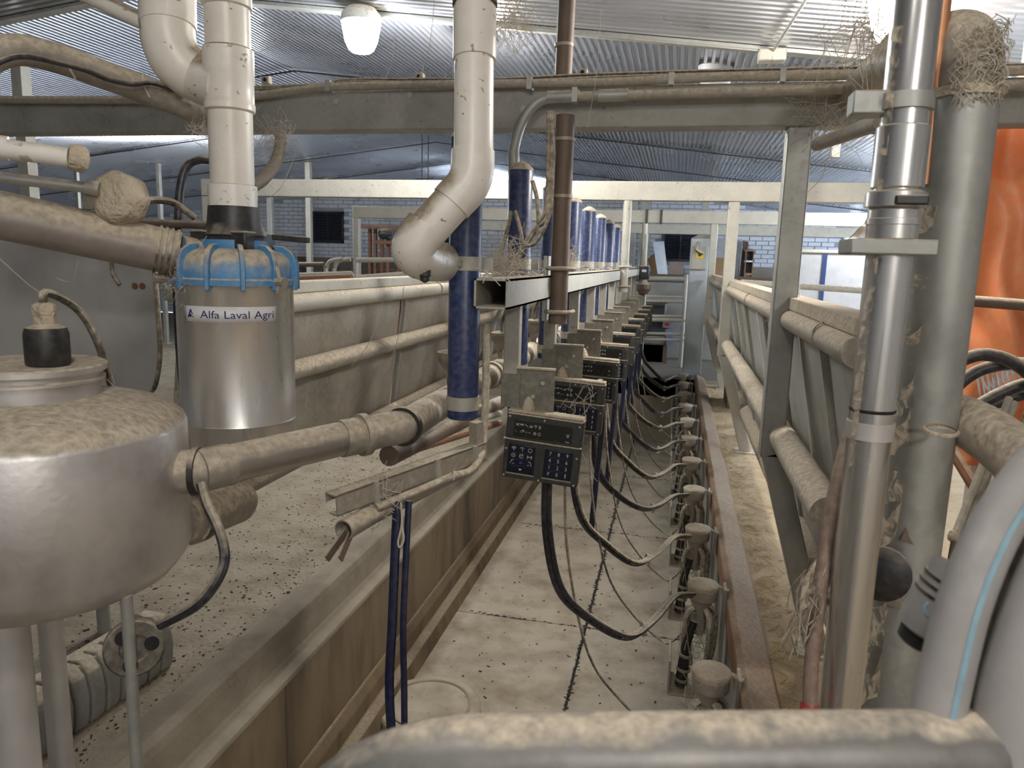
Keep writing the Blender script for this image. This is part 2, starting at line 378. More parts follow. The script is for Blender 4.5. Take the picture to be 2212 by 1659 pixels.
# far wall of white painted brick
wb = sroot('wall_back')
MB().box(((XL + XR) / 2, YF + .1, 1.6), (XR - XL, .15, 3.2)).build('mortar_bed', mortarm, wb, smooth=False)
BW, BH = .25, .088
bm_ = MB().box((0, 0, 0), (BW - .016, .05, BH - .016)).mesh('brick', brickm, smooth=False)
cells = []
wins = [(-8.25, -7.5, 1.78, 2.48), (-.35, .38, 1.58, 2.18), (-5.75, -4.95, 1.78, 2.45), (3.15, 3.42, 1.9, 2.3)]
for r in range(34):
    z = .05 + r * BH
    for c in range(int((XR - XL) / BW)):
        x = XL + c * BW + (BW / 2 if r % 2 else 0) + BW / 2
        if any(a - .12 < x < b + .12 and lo - .05 < z < hi + .05 for a, b, lo, hi in wins) or z > cz(x) - .03: continue
        vis = (1 if 1.5 < z < 2.75 else 0) * (2 if (-9.2 < x < -4.4 or .4 < x < 4.6) else 1)
        cells.append((-vis, abs(z - 2.1) + abs(min(abs(x + 6.8), abs(x - 2.6))) * .2, x, z))
cells.sort()
for q in cells[:300]:
    o = bpy.data.objects.new('brick', bm_); COL.objects.link(o); o.location = (q[2], YF + .012 + random.uniform(-.006, .006), q[3]); o.parent = wb
mb = MB()
for q in cells[300:]: mb.box((q[2], YF + .012 + random.uniform(-.006, .006), q[3]), (BW - .016, .05, BH - .016))
tag(mb.build('brickwork', brickm, wb, smooth=False), kind='stuff')
wlft = sroot('wall_left')
MB().box((XL - .1, (YB + YF) / 2, 1.6), (.2, YF - YB, 3.2)).build('wall_face', brickm, wlft, smooth=False)
# right wall: low block wall, open above to daylight
wrt = sroot('wall_right')
MB().box((XR + .1, (YB + YF) / 2, .5), (.2, YF - YB, 1.0)).build('low_wall', brickm, wrt, smooth=False)
MB().box((XR + .1, (YB + 5.0) / 2, 1.7), (.2, 5.0 - YB, 1.4)).build('upper_wall', brickm, wrt, smooth=False)
for y in (6, 9, 12, 15.6): MB().box((XR + .1, y, 1.65), (.16, .16, 1.35)).build('wall_stud', galv, wrt, smooth=False)
wfr = sroot('wall_front')  # unseen wall behind the camera, closed to cut daylight from the rear
MB().box(((XL + XR) / 2, YB - .1, 1.6), (XR - XL, .2, 3.4)).build('wall_face', brickm, wfr, smooth=False)
# louvred windows
for i, (a, b, lo, hi) in enumerate(wins):
    w = sroot('window_%d' % (i + 1)); y = YF - .02
    fr = MB()
    for (x0, x1, z0, z1) in ((a, b, hi - .04, hi), (a, b, lo, lo + .04), (a, a + .04, lo, hi), (b - .04, b, lo, hi)):
        fr.box(((x0 + x1) / 2, y, (z0 + z1) / 2), (x1 - x0, .07, z1 - z0))
    fr.build('window_frame', blackp if i < 3 else board_w, w, smooth=False)
    if i < 3:
        MB().box(((a + b) / 2, y + .05, (lo + hi) / 2), (b - a, .02, hi - lo)).build('backing', darkm, w, smooth=False)
        n = 11
        for k in range(n):
            z = lo + .06 + (hi - lo - .12) * k / (n - 1)
            MB().box(((a + b) / 2, y + .01, z), (b - a - .08, .05, .012), Matrix.Rotation(.6, 3, 'X')).build('louvre', mat('louvre', (.035, .042, .065), 0, .5), w, smooth=False)
        MB().box(((a + b) / 2, y - .02, (lo + hi) / 2), (.02, .02, hi - lo)).build('mullion', blackp, w, smooth=False)
    else:
        MB().box(((a + b) / 2, y + .03, (lo + hi) / 2), (b - a - .06, .01, hi - lo - .06)).build('pane', emit('daylit_pane', (.9, .95, 1), 3.0), w, smooth=False)

# ================================================================== LAMPS
def jar_lamp(name, loc, label, lit, col=LAMP_COOL, s=1.0, r=.12):
    x, y, z = loc; t = thing(name, label, 'lamp', (x, y, z))
    MB().lathe([(.02, .10), (r * .75, .09), (r * 1.02, .05), (r * 1.05, .0), (r * .9, -.005)], (x, y, z), n=24).build('housing', galvl, t)
    MB().lathe([(r * .98, 0), (r, -.02), (r * .86, -.11), (r * .66, -.165), (r * .5, -.18), (.001, -.182)], (x, y, z), n=24).build('glass_jar', emit('lit_%s_%g' % (name, s), col, s) if lit else whitep, t)
    hz = cz(x)
    MB().cyl((x, y, z + .09), (x, y, max(hz, z + .12)), .012, 8).build('hanger', galv, t)
    return t
jar_lamp('jar_lamp', tuple(onY(780, 50, 4.85)), 'brightly lit glass jar lamp under the tin ceiling', True, LAMP_COOL, 120, .125)
jar_lamp('jar_lamp', tuple(onY(1548, 138, 5.6)), 'unlit white jar lamp above the cross beam', False, r=.125)
jar_lamp('jar_lamp', tuple(onY(1948, -4, 3.75)), 'lit jar lamp partly behind the chrome pole', True, LAMP_WARM, 150, .13)
jar_lamp('jar_lamp', tuple(onY(711, 392, 14)), 'small far jar lamp with a black collar', False, r=.11)
jar_lamp('jar_lamp', (-.3, .1, 2.76), 'added jar lamp, unseen overhead, lighting the near end of the pit', True, LAMP_WARM, 40, .13)  # out-of-frame lamp added for warm light from above on the foreground
jar_lamp('jar_lamp', (1.4, -1.9, 2.55), 'added fill jar lamp, unseen behind the camera by the front wall', True, LAMP_WARM, 115, .13)  # fill lamp added out of view to brighten surfaces facing the camera
def under(px, Y):
    x = onY(px, 400, Y).x; return (x, Y, cz(x) - .14)
jar_lamp('jar_lamp', under(492, 9.5), 'added fill jar lamp, unseen behind the left white drain pipe', True, LAMP_COOL, 190, .125)  # fill lamp added to brighten the far left, kept out of sight
jar_lamp('jar_lamp', under(1022, 5.3), 'added fill jar lamp, unseen behind the middle white drain pipe', True, LAMP_WARM, 150, .125)  # added out of sight to throw more light into the pit
jar_lamp('jar_lamp', under(2000, 8.6), 'added fill jar lamp, unseen behind the thick grey pole', True, LAMP_COOL, 190, .125)  # unseen fill added for the far right side and ceiling
#PART2
# ================================================================== STEEL FRAMES
FY = [2.95, 6.2, 9.45, 12.7]
BZ0, BZ1 = 2.0, 2.15
beam_lab = ['grey steel cross beam nearest the camera, carrying dusty conduits', 'pale steel cross beam behind the blue tubes',
            'pale cross beam third from the camera, wrapped with two black ties', 'farthest pale cross beam of the parlour frame']
XLEFT = [-4.3, -4.28, -4.28, -4.28]; XRIGHT = [3.2, 3.2, 3.0, 3.0]
for i, y in enumerate(FY):
    t = thing('cross_beam', beam_lab[i], 'beam', ((XLEFT[i] + XRIGHT[i]) / 2, y, BZ0), 'cross beams over the pit')
    MB().box(((XLEFT[i] + XRIGHT[i]) / 2, y, (BZ0 + BZ1) / 2), (XRIGHT[i] - XLEFT[i], .10, BZ1 - BZ0)).build('beam', beamm if i == 0 else galvl, t, bev=.006)
    if i == 0:
        for px, py in ((726, 219), (885, 205), (1130, 235)):
            p = onY(px, py, y - .055); MB().cyl(p, p + V((0, .012, 0)), .012, 10).build('bolt', galvl, t)
    if i == 2:
        for px in (1397, 1428):
            p = onY(px, 475, y); MB().box((p.x, y, (BZ0 + BZ1) / 2), (.03, .12, .17)).build('tie', blackp, t)
# posts under the frames, right side: square leg with a knee that kicks outwards
post_lab = ['square steel leg with a bent knee nearest the camera on the right', 'second square steel leg of the right stall fence',
            'third square steel leg beside the galvanised pillar', 'farthest square steel leg on the right']
for i, y in enumerate(FY):
    x = .395; t = thing('frame_leg', post_lab[i], 'post', (.62, y, 0), 'right frame legs')
    m = galv if i == 0 else galvl
    MB().bar((x, y, .78), (x, y, BZ0), .085, .085, (0, 1, 0)).build('upper_leg', m, t, bev=.006)
    MB().bar((x + .005, y, .80), (.63, y, .01), .085, .085, (0, 1, 0)).build('lower_leg', m, t, bev=.006)
    MB().box((.64, y, .006), (.18, .16, .012)).build('foot_plate', m, t)
post_lab = ['left frame leg hidden behind the steel canister', 'second left frame leg behind the splash panels', 'third left frame leg', 'farthest left frame leg']
for i, y in enumerate(FY):
    if i in (0,): continue
    x = -4.24; t = thing('frame_leg', ['', 'left end leg of the second cross beam', 'left end leg of the third cross beam, pale and upright', 'left end leg of the farthest cross beam'][i], 'post', (x, y, 0), 'left frame legs')
    MB().bar((x, y, .0), (x, y, BZ0), .085, .085, (0, 1, 0)).build('upper_leg', galvl, t, bev=.006)
    MB().box((x, y, .006), (.18, .16, .012)).build('foot_plate', galvl, t)

# hanging round pipes that carry the square rack beam
pl = ['brown hanging pipe clamped to the rack beam, nearest the camera', 'second hanging pipe, shiny and galvanised, on the rack beam', 'third hanging pipe holding the rack beam', 'farthest hanging pipe over the pit']
for i, y in enumerate(FY[:3]):
    yy = y - .19 if i == 0 else y - .02
    x = -.43; t = thing('hanger_pipe', pl[i], 'pipe', (x, yy, 1.29), 'hanger pipes of the rack beam')
    m = brownp if i == 0 else galvl
    MB().cyl((x, yy, 1.27), (x, yy, 2.0 if i else 2.02), .034, 20).build('pipe', m, t)
    MB().cyl((x, yy, 1.27), (x, yy, 1.30), .036, 20).build('end_cap', m, t)
    for z in (1.315, 1.475):
        MB().tube(smooth([(x - .06, yy + .05, z), (x - .045, yy - .02, z), (x, yy - .047, z), (x + .045, yy - .02, z), (x + .05, yy + .05, z)], 5), .008, 8).build('u_bolt', dusty, t)
    MB().box((x - .05, yy + .02, 1.40), (.014, .09, .24)).build('clamp_plate', galv, t)
    if i == 0:
        for z in (1.93, 1.73): MB().ring((x, yy, z), (x, yy, z + .012), .038, .004).build('tie', dusty, t)
p0 = onY(1216, 170, 3.05); p1 = onY(1226, -40, 3.05)
t = thing('riser_pipe', 'dusty brown pipe rising from the cross beam to the ceiling', 'pipe', (p0.x, 3.05, 2.15))
MB().cyl((p0.x, 3.05, 2.15), (p0.x + .01, 3.05, cz(p0.x)), .034, 20).build('pipe', brownp, t)
for z in (2.2, 2.33): MB().ring((p0.x, 3.05, z), (p0.x, 3.05, z + .012), .038, .004).build('wire_tie', dusty, t)

# conduits on the near beam
yb = FY[0] - .085
t = thing('conduit', 'dusty grey conduit along the top of the near beam', 'conduit', tuple(onY(1300, 190, yb)))
pts = [(-60, 215), (200, 216), (430, 214), (560, 206), (720, 188), (980, 182), (1300, 178), (1560, 166), (1800, 163), (2300, 150)]
MB().tube(smooth([onY(x, y, yb) for x, y in pts], 5), .0165, 12).build('conduit', dusty, t)
for px, py in ((712, 187), (1145, 182), (1450, 172), (1690, 165)):
    p = onY(px, py, yb); MB().box(p, (.02, .042, .042)).build('strap', galv, t)
t = thing('conduit', 'grey conduit with a bend dropping down beside the hanging pipe', 'conduit', tuple(onY(1108, 455, yb - .05)))
yc = yb - .04
MB().tube(smooth([onY(x, y, yc) for x, y in [(1109, 455), (1109, 360), (1113, 310), (1130, 260), (1160, 222), (1195, 209)]], 6), .0195, 14).build('bend', galv, t)
MB().tube(smooth([onY(x, y, yc) for x, y in [(1195, 210), (1400, 205), (1700, 197), (1850, 192), (2300, 183)]], 5), .0175, 14).build('run', dusty, t)
for a, b in (((1183, 210), (1237, 208)), ((1293, 207), (1356, 205)), ((1110, 355), (1109, 325))):
    MB().cyl(onY(*a, yc), onY(*b, yc), .0225, 14).build('coupling', galv, t)
p = onY(1243, 207, yc); MB().box(p, (.02, .05, .05)).build('strap', galv, t)
t = thing('wire_bundle', 'black cables lying on the near cross beam', 'cable', tuple(onY(1300, 165, FY[0])))
for k, dz in enumerate((0, 7, 14)):
    MB().tube(smooth([onY(x, y + dz * (.4 if x < 900 else 1), yb + .04) for x, y in [(545, 188), (700, 182), (745, 172), (900, 171), (1080, 170), (1300, 160), (1560, 152), (1820, 146), (2300, 138)]], 5), .006, 6).build('cable', hosed, t)
for q, (px, py) in enumerate(((576, 174), (907, 167), (1259, 158))):
    c = onY(px, py, FY[0] + .05); t = thing('clip_block', ['small perforated clip on the near beam left of the white pipe', 'small perforated clip on the near beam by the middle white pipe', 'small round clip on the near beam right of the riser pipe'][q], 'clip', tuple(c), 'clips on the near beam')
    MB().box(c, (.035, .03, .03)).build('body', dusty, t, bev=.003); MB().cyl(c + V((0, -.017, 0)), c + V((0, -.012, 0)), .008, 10).build('hole', darkm, t)
# cables out of the conduit
t = thing('cable_bunch', 'loose dusty cables hanging out of the bent conduit onto the rack beam', 'cable', tuple(onY(1120, 580, 2.6)))
for ps in ([(1105, 455), (1095, 500), (1078, 560), (1070, 580)], [(1112, 455), (1122, 490), (1128, 530), (1120, 560), (1090, 585)], [(1185, 240), (1182, 430), (1165, 480), (1140, 525), (1118, 560)],
           [(1192, 240), (1190, 440), (1160, 520), (1130, 535), (1105, 575)], [(1188, 240), (1195, 330), (1186, 400), (1180, 470), (1150, 500), (1132, 530)], [(1150, 390), (1160, 430), (1163, 480), (1160, 520)]):
    MB().tube(smooth([onY(x, y, 2.62) for x, y in ps], 7), .0075, 8).build('cable', hosed, t)

# ================================================================== STALL FENCES
def fence(side):
    S = 1 if side == 'right' else -1; mid = -.5175
    def X(d): return mid + S * d
    y0, y1 = (1.83, 10.0) if S > 0 else (1.98, 10.0)
    word = side
    def piece(name, lab, cat, fn):
        t = thing(name, lab, cat, (X(.95), (y0 + y1) / 2, 0)); fn(t); return t
    def toprail(t):
        MB().cyl((X(.935), y0, 1.312), (X(.935), y1, 1.312), .038, 20).build('rail_tube', dusty if S > 0 else galvl, t)
        MB().box((X(.965), (y0 + y1) / 2, 1.372), (.085, y1 - y0, .045)).build('cap_strip', dustall if S > 0 else galvl, t, bev=.004)
        for y in (2.2, 4.4, 6.6, 8.6): MB().ring((X(.935), y, 1.318), (X(.935), y + .012, 1.318), .042, .004).build('tie', hosed, t)
    piece('stall_rail', 'dusty upper rail of the %s stall fence' % word, 'rail', toprail)
    def midrail(t): MB().cyl((X(.945), y0 if S < 0 else 2.0, 1.045 if S < 0 else .865), (X(.945), y1, 1.045 if S < 0 else .865), .04 if S < 0 else .05, 20).build('rail_tube', dusty, t)
    piece('stall_rail', 'dust covered middle pipe of the %s stall fence' % word, 'rail', midrail)
    def lowrail(t): MB().cyl((X(.99 if S < 0 else 1.13), y0, .655 if S < 0 else .33), (X(.99 if S < 0 else 1.13), y1, .655 if S < 0 else .33), .038 if S < 0 else .055, 20).build('rail_tube', dusty, t)
    piece('stall_rail', 'low dusty pipe at the foot of the %s stall fence' % word, 'rail', lowrail)
    # splash panels, one per bay
    ey = [y0, 2.95, 4.5, 6.2, 7.8, 9.45, 10.0] if S > 0 else [y0, 3.9, 6.2, 8.2, 10.0]
    for k, (a, b) in enumerate(zip(ey, ey[1:])):
        top, bot, lowd = (1.30, .36, .17) if S > 0 else (1.29, .64, .06)
        t = thing('splash_panel', '%s sheet steel splash panel of the %s fence, counted from the camera' % (ORD[k], word), 'panel', (X(.99), (a + b) / 2, 0), '%s splash panels' % word)
        pr = [(X(.965), top), (X(.972), top), (X(.985 + lowd), bot), (X(.978 + lowd), bot)]
        MB().prism([(x, a + .02, z) for x, z in pr], (0, b - a - .04, 0)).build('sheet', galv if S > 0 else splash, t, smooth=False)
        if S > 0:
            n = max(1, int((b - a) / .5))
            for q in range(1, n):
                y = a + (b - a) * q / n
                MB().bar((X(.962), y, top - .02), (X(.975 + lowd), y, bot + .02), .03, .012, (0, 1, 0)).build('rib', galvl, t)
        else:
            MB().bar((X(.96), a + .03, top - .02), (X(.972 + lowd), a + .03, bot + .02), .02, .01, (0, 1, 0)).build('seam_strip', galv, t)
fence('right'); fence('left')

# ================================================================== RACK BEAM AND STATIONS
bx0, bx1, bz0, bz1, bY0, bY1 = -.555, -.458, 1.364, 1.448, 2.02, 9.95
t = thing('rack_beam', 'long hollow square beam with an open end running over the pit', 'beam', (-.507, bY0, bz0))
mb = MB(); w = .006
for (xa, xb, za, zb) in ((bx0, bx1, bz1 - w, bz1), (bx0, bx1, bz0, bz0 + w), (bx0, bx0 + w, bz0, bz1), (bx1 - w, bx1, bz0, bz1)):
    mb.box(((xa + xb) / 2, (bY0 + bY1) / 2, (za + zb) / 2), (xb - xa, bY1 - bY0, zb - za))
mb.build('box_section', galvl, t)
for k in range(10):
    y = 2.15 + .735 * k
    mb = MB()
    for i in range(9):
        a = random.uniform(0, PI); c = V((-.507 + random.uniform(-.03, .02), y + random.uniform(-.2, .25), bz1 + .006)); d = V((math.cos(a), math.sin(a), random.uniform(-.1, .5))) * random.uniform(.02, .06)
        mb.tube(smooth([c - d, c + V((0, 0, .012)), c + d], 3), .0015, 4)
    tag(mb.build('fluff', threadm, t, smooth=False), kind='stuff')
P_Y, PITCH_Y = 2.335, .735
NST = 10
# --- hanging post with bracket plate
def post(k):
    y = P_Y
    t = thing('console_post', '', 'post', (-.507, y, 1.0), 'console posts under the rack beam')
    MB().box((-.508, y, 1.20), (.05, .045, .328)).build('upright', galvl, t, bev=.004)
    MB().box((-.505, y - .026, 1.085), (.062, .008, .11)).build('back_plate', bracketm, t)
    MB().box((-.425, y - .02, 1.085), (.125, .006, .145)).build('bracket_plate', bracketm, t, bev=.002)
    MB().box((-.425, y - .02, 1.160), (.127, .02, .006)).build('dust_lip', dustall, t)
    for dx, dz in ((.025, .025), (-.005, -.02)):
        MB().cyl((-.425 + dx, y - .032, 1.09 + dz), (-.425 + dx, y - .02, 1.09 + dz), .007, 6).build('bolt', galvl, t)
    MB().cyl((-.507, y, .97), (-.507, y, 1.04), .012, 10).build('stem', blackp, t)
    return t
pp = post(0); pp['label'] = 'console post nearest the camera with a galvanised bracket plate'
for k in range(1, NST): repeat(pp, (0, PITCH_Y * k, 0), '%s console post along the rack beam, counted from the open end' % ORD[k])
# --- blue tube
TX, TY, TR = -.604, 2.095, .0465
def tube_thing():
    t = thing('blue_tube', '', 'tube', (TX, TY, 1.03), 'blue tubes along the rack beam')
    MB().lathe([(TR - .004, 0), (TR, .004), (TR, .805), (TR - .003, .81)], (TX, TY, 1.03), n=28).build('tube', bluetube, t)
    MB().lathe([(TR + .001, 0), (TR + .001, .006), (.028, .024), (.008, .033), (.001, .034)], (TX, TY, 1.836), n=28).build('dusty_cap', dustall, t)
    for z in (1.078, 1.487):
        b = MB().ring((TX, TY, z - .02), (TX, TY, z + .02), TR + .003, .003, 28).build('steel_band', galvl, t)
    MB().box((TX - .0, TY - TR - .008, 1.487), (.012, .014, .016)).build('band_screw', galvl, t)
    MB().box((TX + .048, TY + .035, 1.487), (.05, .006, .036)).build('band_tab', galvl, t)
    return t
tp = tube_thing(); tp['label'] = 'big blue tube nearest the camera with two steel bands'
for k in range(1, NST):
    repeat(tp, (0, .74 * k, 0), '%s blue tube along the rack beam, counted from the camera' % ORD[k])
# --- console
CW, CH, CT = .250, .222, .055
def console(t, y, full, tilt):
    """front looks at -Y; centre cx, top 1.04"""
    cx, cz_ = -.390, 1.015 - CH / 2
    R = Matrix.Rotation(tilt, 3, 'Y')
    def W(u, v, d=0): return V((cx, y, cz_)) + R @ V((u, d, v))
    def block(u0, u1, v0, v1, d0, d1):
        m = MB(); vs = [W(u, v, d) for u in (u0, u1) for d in (d0, d1) for v in (v0, v1)]
        return m.add(vs, [(0, 1, 3, 2), (4, 6, 7, 5), (0, 4, 5, 1), (2, 3, 7, 6), (0, 2, 6, 4), (1, 5, 7, 3)])
    hw, hh = CW / 2, CH / 2
    block(-hw, hw, -hh, hh, .004, CT).build('case', console_m, t, bev=.008)
    block(-hw + .004, hw - .004, hh * .22, hh - .004, -.004, .006).build('upper_bezel', console_m, t, bev=.003)
    block(-hw + .004, hw - .004, -hh + .004, hh * .20, -.004, .006).build('lower_bezel', console_m, t, bev=.003)
    block(-hw - .002, hw + .002, hh * .195, hh * .225, -.007, .004).build('dusty_ledge', dustall, t)
    block(-hw + .002, hw - .002, hh - .002, hh + .008, .0, CT - .004).build('dust_layer', dustall, t, bev=.004)
    block(-hw + .028, hw - .032, hh * .30, hh * .78, -.0055, -.003).build('display', display_m, t)
    MB().lathe([(.022, 0), (.024, .006), (.021, .016), (.019, .018), (.016, .032), (.006, .045), (.001, .047)], W(-.062, hh + .004, .03), n=16).build('dusty_gland', dustall, t)
    for u, v in ((-hw + .012, hh - .014), (0, hh - .014), (hw - .012, hh - .018), (-hw + .01, -.01), (hw - .01, -.01), (-hw + .01, -hh + .012), (0, -hh + .01), (hw - .01, -hh + .012)):
        MB().cyl(W(u, v, -.007), W(u, v, 0), .0035, 8).build('screw', galvl, t)
    if not full: return
    def glyph(name, items, m, parent):
        mb = MB()
        for vs, fs, u, v in items: mb.add([W(u + q.x, v + q.y, -.0072) for q in vs], fs)
        return mb.build(name, m, parent, smooth=False)
    def stroke(pts, r=.0009):
        vs, fs = [], []
        for (a, b) in zip(pts, pts[1:]):
            a = V((*a, 0)); b = V((*b, 0)); d = (b - a)
            if d.length < 1e-6: continue
            n = V((-d.y, d.x, 0)).normalized() * r; k = len(vs); e = d.normalized() * r * .5
            vs += [a - n - e, b - n + e, b + n + e, a + n - e]; fs.append((k, k + 1, k + 2, k + 3))
        return vs, fs
    def circ(r, n=14, a0=0, a1=2 * PI): return [(r * math.cos(a0 + (a1 - a0) * i / n), r * math.sin(a0 + (a1 - a0) * i / n)) for i in range(n + 1)]
    pads = [(-hw + .018, -.018), (.012, hw - .022)]
    for q, (a, b) in enumerate(pads):
        k = block(a, b, -hh + .024, hh * .06, -.006, -.003).build('keypad', keypad_m, t, bev=.002)
        block(a - .002, b + .002, -hh + .019, -hh + .023, -.008, -.003).build('keypad_lip', mat('lip', (.3, .27, .2), 0, .8), t)
        items = []; ux = [a + (b - a) * f for f in (.2, .5, .8)]; vz = [-.012 - .0215 * i for i in range(4)]
        vz = [hh * .06 - .0135 - .0222 * i for i in range(4)]
        if q == 1:
            for r_, row in enumerate(('789', '456', '123', 'F0')):
                for c_, s_ in enumerate(row):
                    vs, fs = txt(s_, .0165); items.append((vs, fs, ux[c_], vz[r_]))
            vs, fs = stroke([(0, -.006), (0, .006)], .0012); items.append((vs, fs, ux[2], vz[3]))
            items.append(([V((-.004, .003, 0)), V((.004, .003, 0)), V((0, .008, 0))], [(0, 1, 2)], ux[2], vz[3]))
            glyph('digits', items, inkw, k)
        else:
            cup = [(-.007, .003), (-.004, .006), (.003, .006), (.007, .003)]
            for st, u, v in ((cup, 0, 0), ([(0, .005), (-.002, -.002), (.002, -.006)], 0, 0), ([(-.006, .001), (.006, .001)], 0, 0), (cup, 1, 0), ([(0, .005), (.001, -.003), (.003, -.006)], 1, 0), (circ(.0062), 2, 0),
                             (circ(.0062), 0, 1), (circ(.0016, 8), 0, 1), (circ(.0065, 10, .4, 2 * PI - .4), 1, 1), ([(-.006, 0), (.004, .002)], 1, 1),
                             ([(-.007, -.005), (-.002, 0), (-.007, .005), (-.007, -.005)], 2, 1), ([(.007, -.005), (.002, 0), (.007, .005), (.007, -.005)], 2, 1), ([(-.003, 0), (.003, 0)], 2, 1),
                             ([(-.008, -.006), (-.004, .006), (.003, .006)], 0, 2), ([(-.001, -.005), (.005, -.005)], 0, 2), ([(.008, -.006), (.004, .006), (-.003, .006)], 2, 2), ([(.001, -.005), (-.005, -.005)], 2, 2)):
                vs, fs = stroke(st); items.append((vs, fs, ux[u], vz[v]))
            items.append(([V((-.006, .002, 0)), V((.006, .002, 0)), V((0, -.005, 0))], [(0, 2, 1)], ux[1], vz[3]))
            tag(glyph('symbols', items, inkw, k), kind='stuff')
            glyph('blue_arrow', [([V((-.006, -.003, 0)), V((.006, -.003, 0)), V((.002, .004, 0)), V((-.002, .004, 0))], [(0, 1, 2, 3)], ux[1], vz[2])], inkb, k)
        lines = []
        for i in range(4):
            vs, fs = stroke([(-.033, 0), (.033, 0)], .0004); lines.append((vs, fs, (a + b) / 2, vz[i] + .0111))
        glyph('key_lines', lines, mat('key_line', (.10, .10, .11), 0, .5, bump=0), k)
    items = []
    top, low = hh * .66, hh * .46
    for i, st in enumerate(([(-.005, -.003), (.005, .004)], [(-.005, 0), (.005, .0), (.005, .003), (-.005, .003), (-.005, 0)], [(-.004, .003), (.004, -.003)], [(-.005, -.003), (.005, -.003), (.005, 0), (-.003, .001)], [(-.005, .002), (-.001, .005), (.005, .002), (.001, .001), (.001, -.004)], [(-.002, -.004), (-.002, .002), (0, .005), (.002, .002), (.002, -.004), (-.002, -.004)])):
        vs, fs = stroke(st); items.append((vs, fs, -hw + .04 + .0145 * i, top))
    vs, fs = stroke([(-.005, .004), (.004, -.003)]); items.append((vs, fs, -hw + .04, top))
    for s_, u in (('1 -', -.088), ('2', -.073), ('3 - 4', -.05)):
        vs, fs = txt(s_, .008); items.append((vs, fs, u, low))
    for st, u, v in (([(-.004, .002), (0, .004), (.004, .002), (0, .0), (0, -.003)], -.066, low + .002), (circ(.0042, 10), -.027, low), (circ(.0012, 6), -.027, low), (circ(.0045, 8, .4, 5.9), -.012, low), ([(-.004, .003), (-.002, -.003), (.002, -.003), (.004, .003)], hw - .046, top - .012), ([(-.003, -.006), (.003, -.006)], hw - .046, top - .012), ([(-.007, 0), (-.001, .001), (.001, -.002), (.007, 0)], hw - .046, low - .012)):
        vs, fs = stroke(st); items.append((vs, fs, u, v))
    tag(glyph('display_symbols', items, inkw, t), kind='stuff')
tilts = [.072, .055, .04, .03, .02, .02, .01, .02, .02, .01]
cons = []
for k in range(NST):
    y = 2.275 + PITCH_Y * k
    lab = 'black keypad console nearest the camera, slightly tilted' if k == 0 else '%s black console under the rack beam, counted from the camera' % ORD[k]
    t = thing('milking_console', lab, 'console', (-.396, y, .80), 'keypad consoles along the pit')
    console(t, y, k < 4, tilts[k])

# --- jetter cups on the right pit wall
JX, JY = .205, 2.52
JP = .738
def jetter(t, y, first):
    x = JX
    MB().lathe([(.058, 0), (.064, .006), (.066, .03), (.066, .05), (.062, .055)], (x, y, .02), n=28).build('cup', dusty, t)
    MB().lathe([(.069, 0), (.070, .012), (.066, .018), (.04, .024), (.012, .032), (.001, .033)], (x, y, .076), n=28).build('lid', dustall, t)
    MB().bar((x + .06, y, .088), (x + .11, y - .01, .075), .02, .008).build('lid_tab', dustall, t)
    MB().lathe([(.02, 0), (.03, .03), (.028, .10), (.05, .17)], (x - .005, y, -.15), n=18).build('funnel', dusty, t)
    for a, rr in ((.5, .013), (2.2, .012), (3.6, .013), (5.2, .012)):
        dx, dy = math.cos(a), math.sin(a)
        MB().tube(smooth([(x + dx * .02, y + dy * .02, -.01), (x + dx * .07, y + dy * .06, -.06), (x + dx * .075, y + dy * .07, -.20), (x + dx * .05, y + dy * .05, -.33)], 5), rr, 8).build('short_tube', hosed, t)
    MB().tube([(x - .07, y - .05, -.38), (x - .068, y - .05, -.34), (x - .06, y - .045, -.2), (x - .03, y - .03, -.08)], [.028, .026, .02, .016], 14).build('liner', blackp, t)
    for z in (-.36, -.31, -.24): MB().ring((x - .07 + (.38 + z) * .1, y - .05, z), (x - .069 + (.38 + z) * .1, y - .05, z + .012), .031, .006, 14).build('liner_ring', dusty, t)
    MB().box((x - .01, y + .0, -.41), (.23, .2, .014)).build('tray', galvl, t, bev=.003)
    MB().box((x - .125, y, -.33), (.012, .2, .16)).build('tray_front', galvl, t, bev=.003)
    MB().box((x + .095, y, -.16), (.012, .09, .5)).build('mount_plate', galv, t)
    mb = MB()
    for i in range(34 if first else 20):
        a = V((x + random.uniform(-.1, .07), y + random.uniform(-.09, .09), random.uniform(-.3, .03))); b = V((x + random.uniform(-.1, .08), y + random.uniform(-.1, .1), random.uniform(-.35, .02)))
        mb.tube([a, (a + b) / 2 + V((0, 0, -.02)), b], random.uniform(.0008, .002), 4, False)
    tag(mb.build('cobweb', threadm, t, smooth=False), kind='stuff')
j0 = thing('jetter_cup', 'dust capped round jetter cup nearest the camera, with a lid tab', 'jetter', (JX, JY, -.41), 'jetter cups on the pit wall')
jetter(j0, JY, True)
for k in range(1, 11): repeat(j0, (-.005 * k, JP * k, 0), '%s jetter cup along the right kerb, counted from the front rail' % ORD[k])

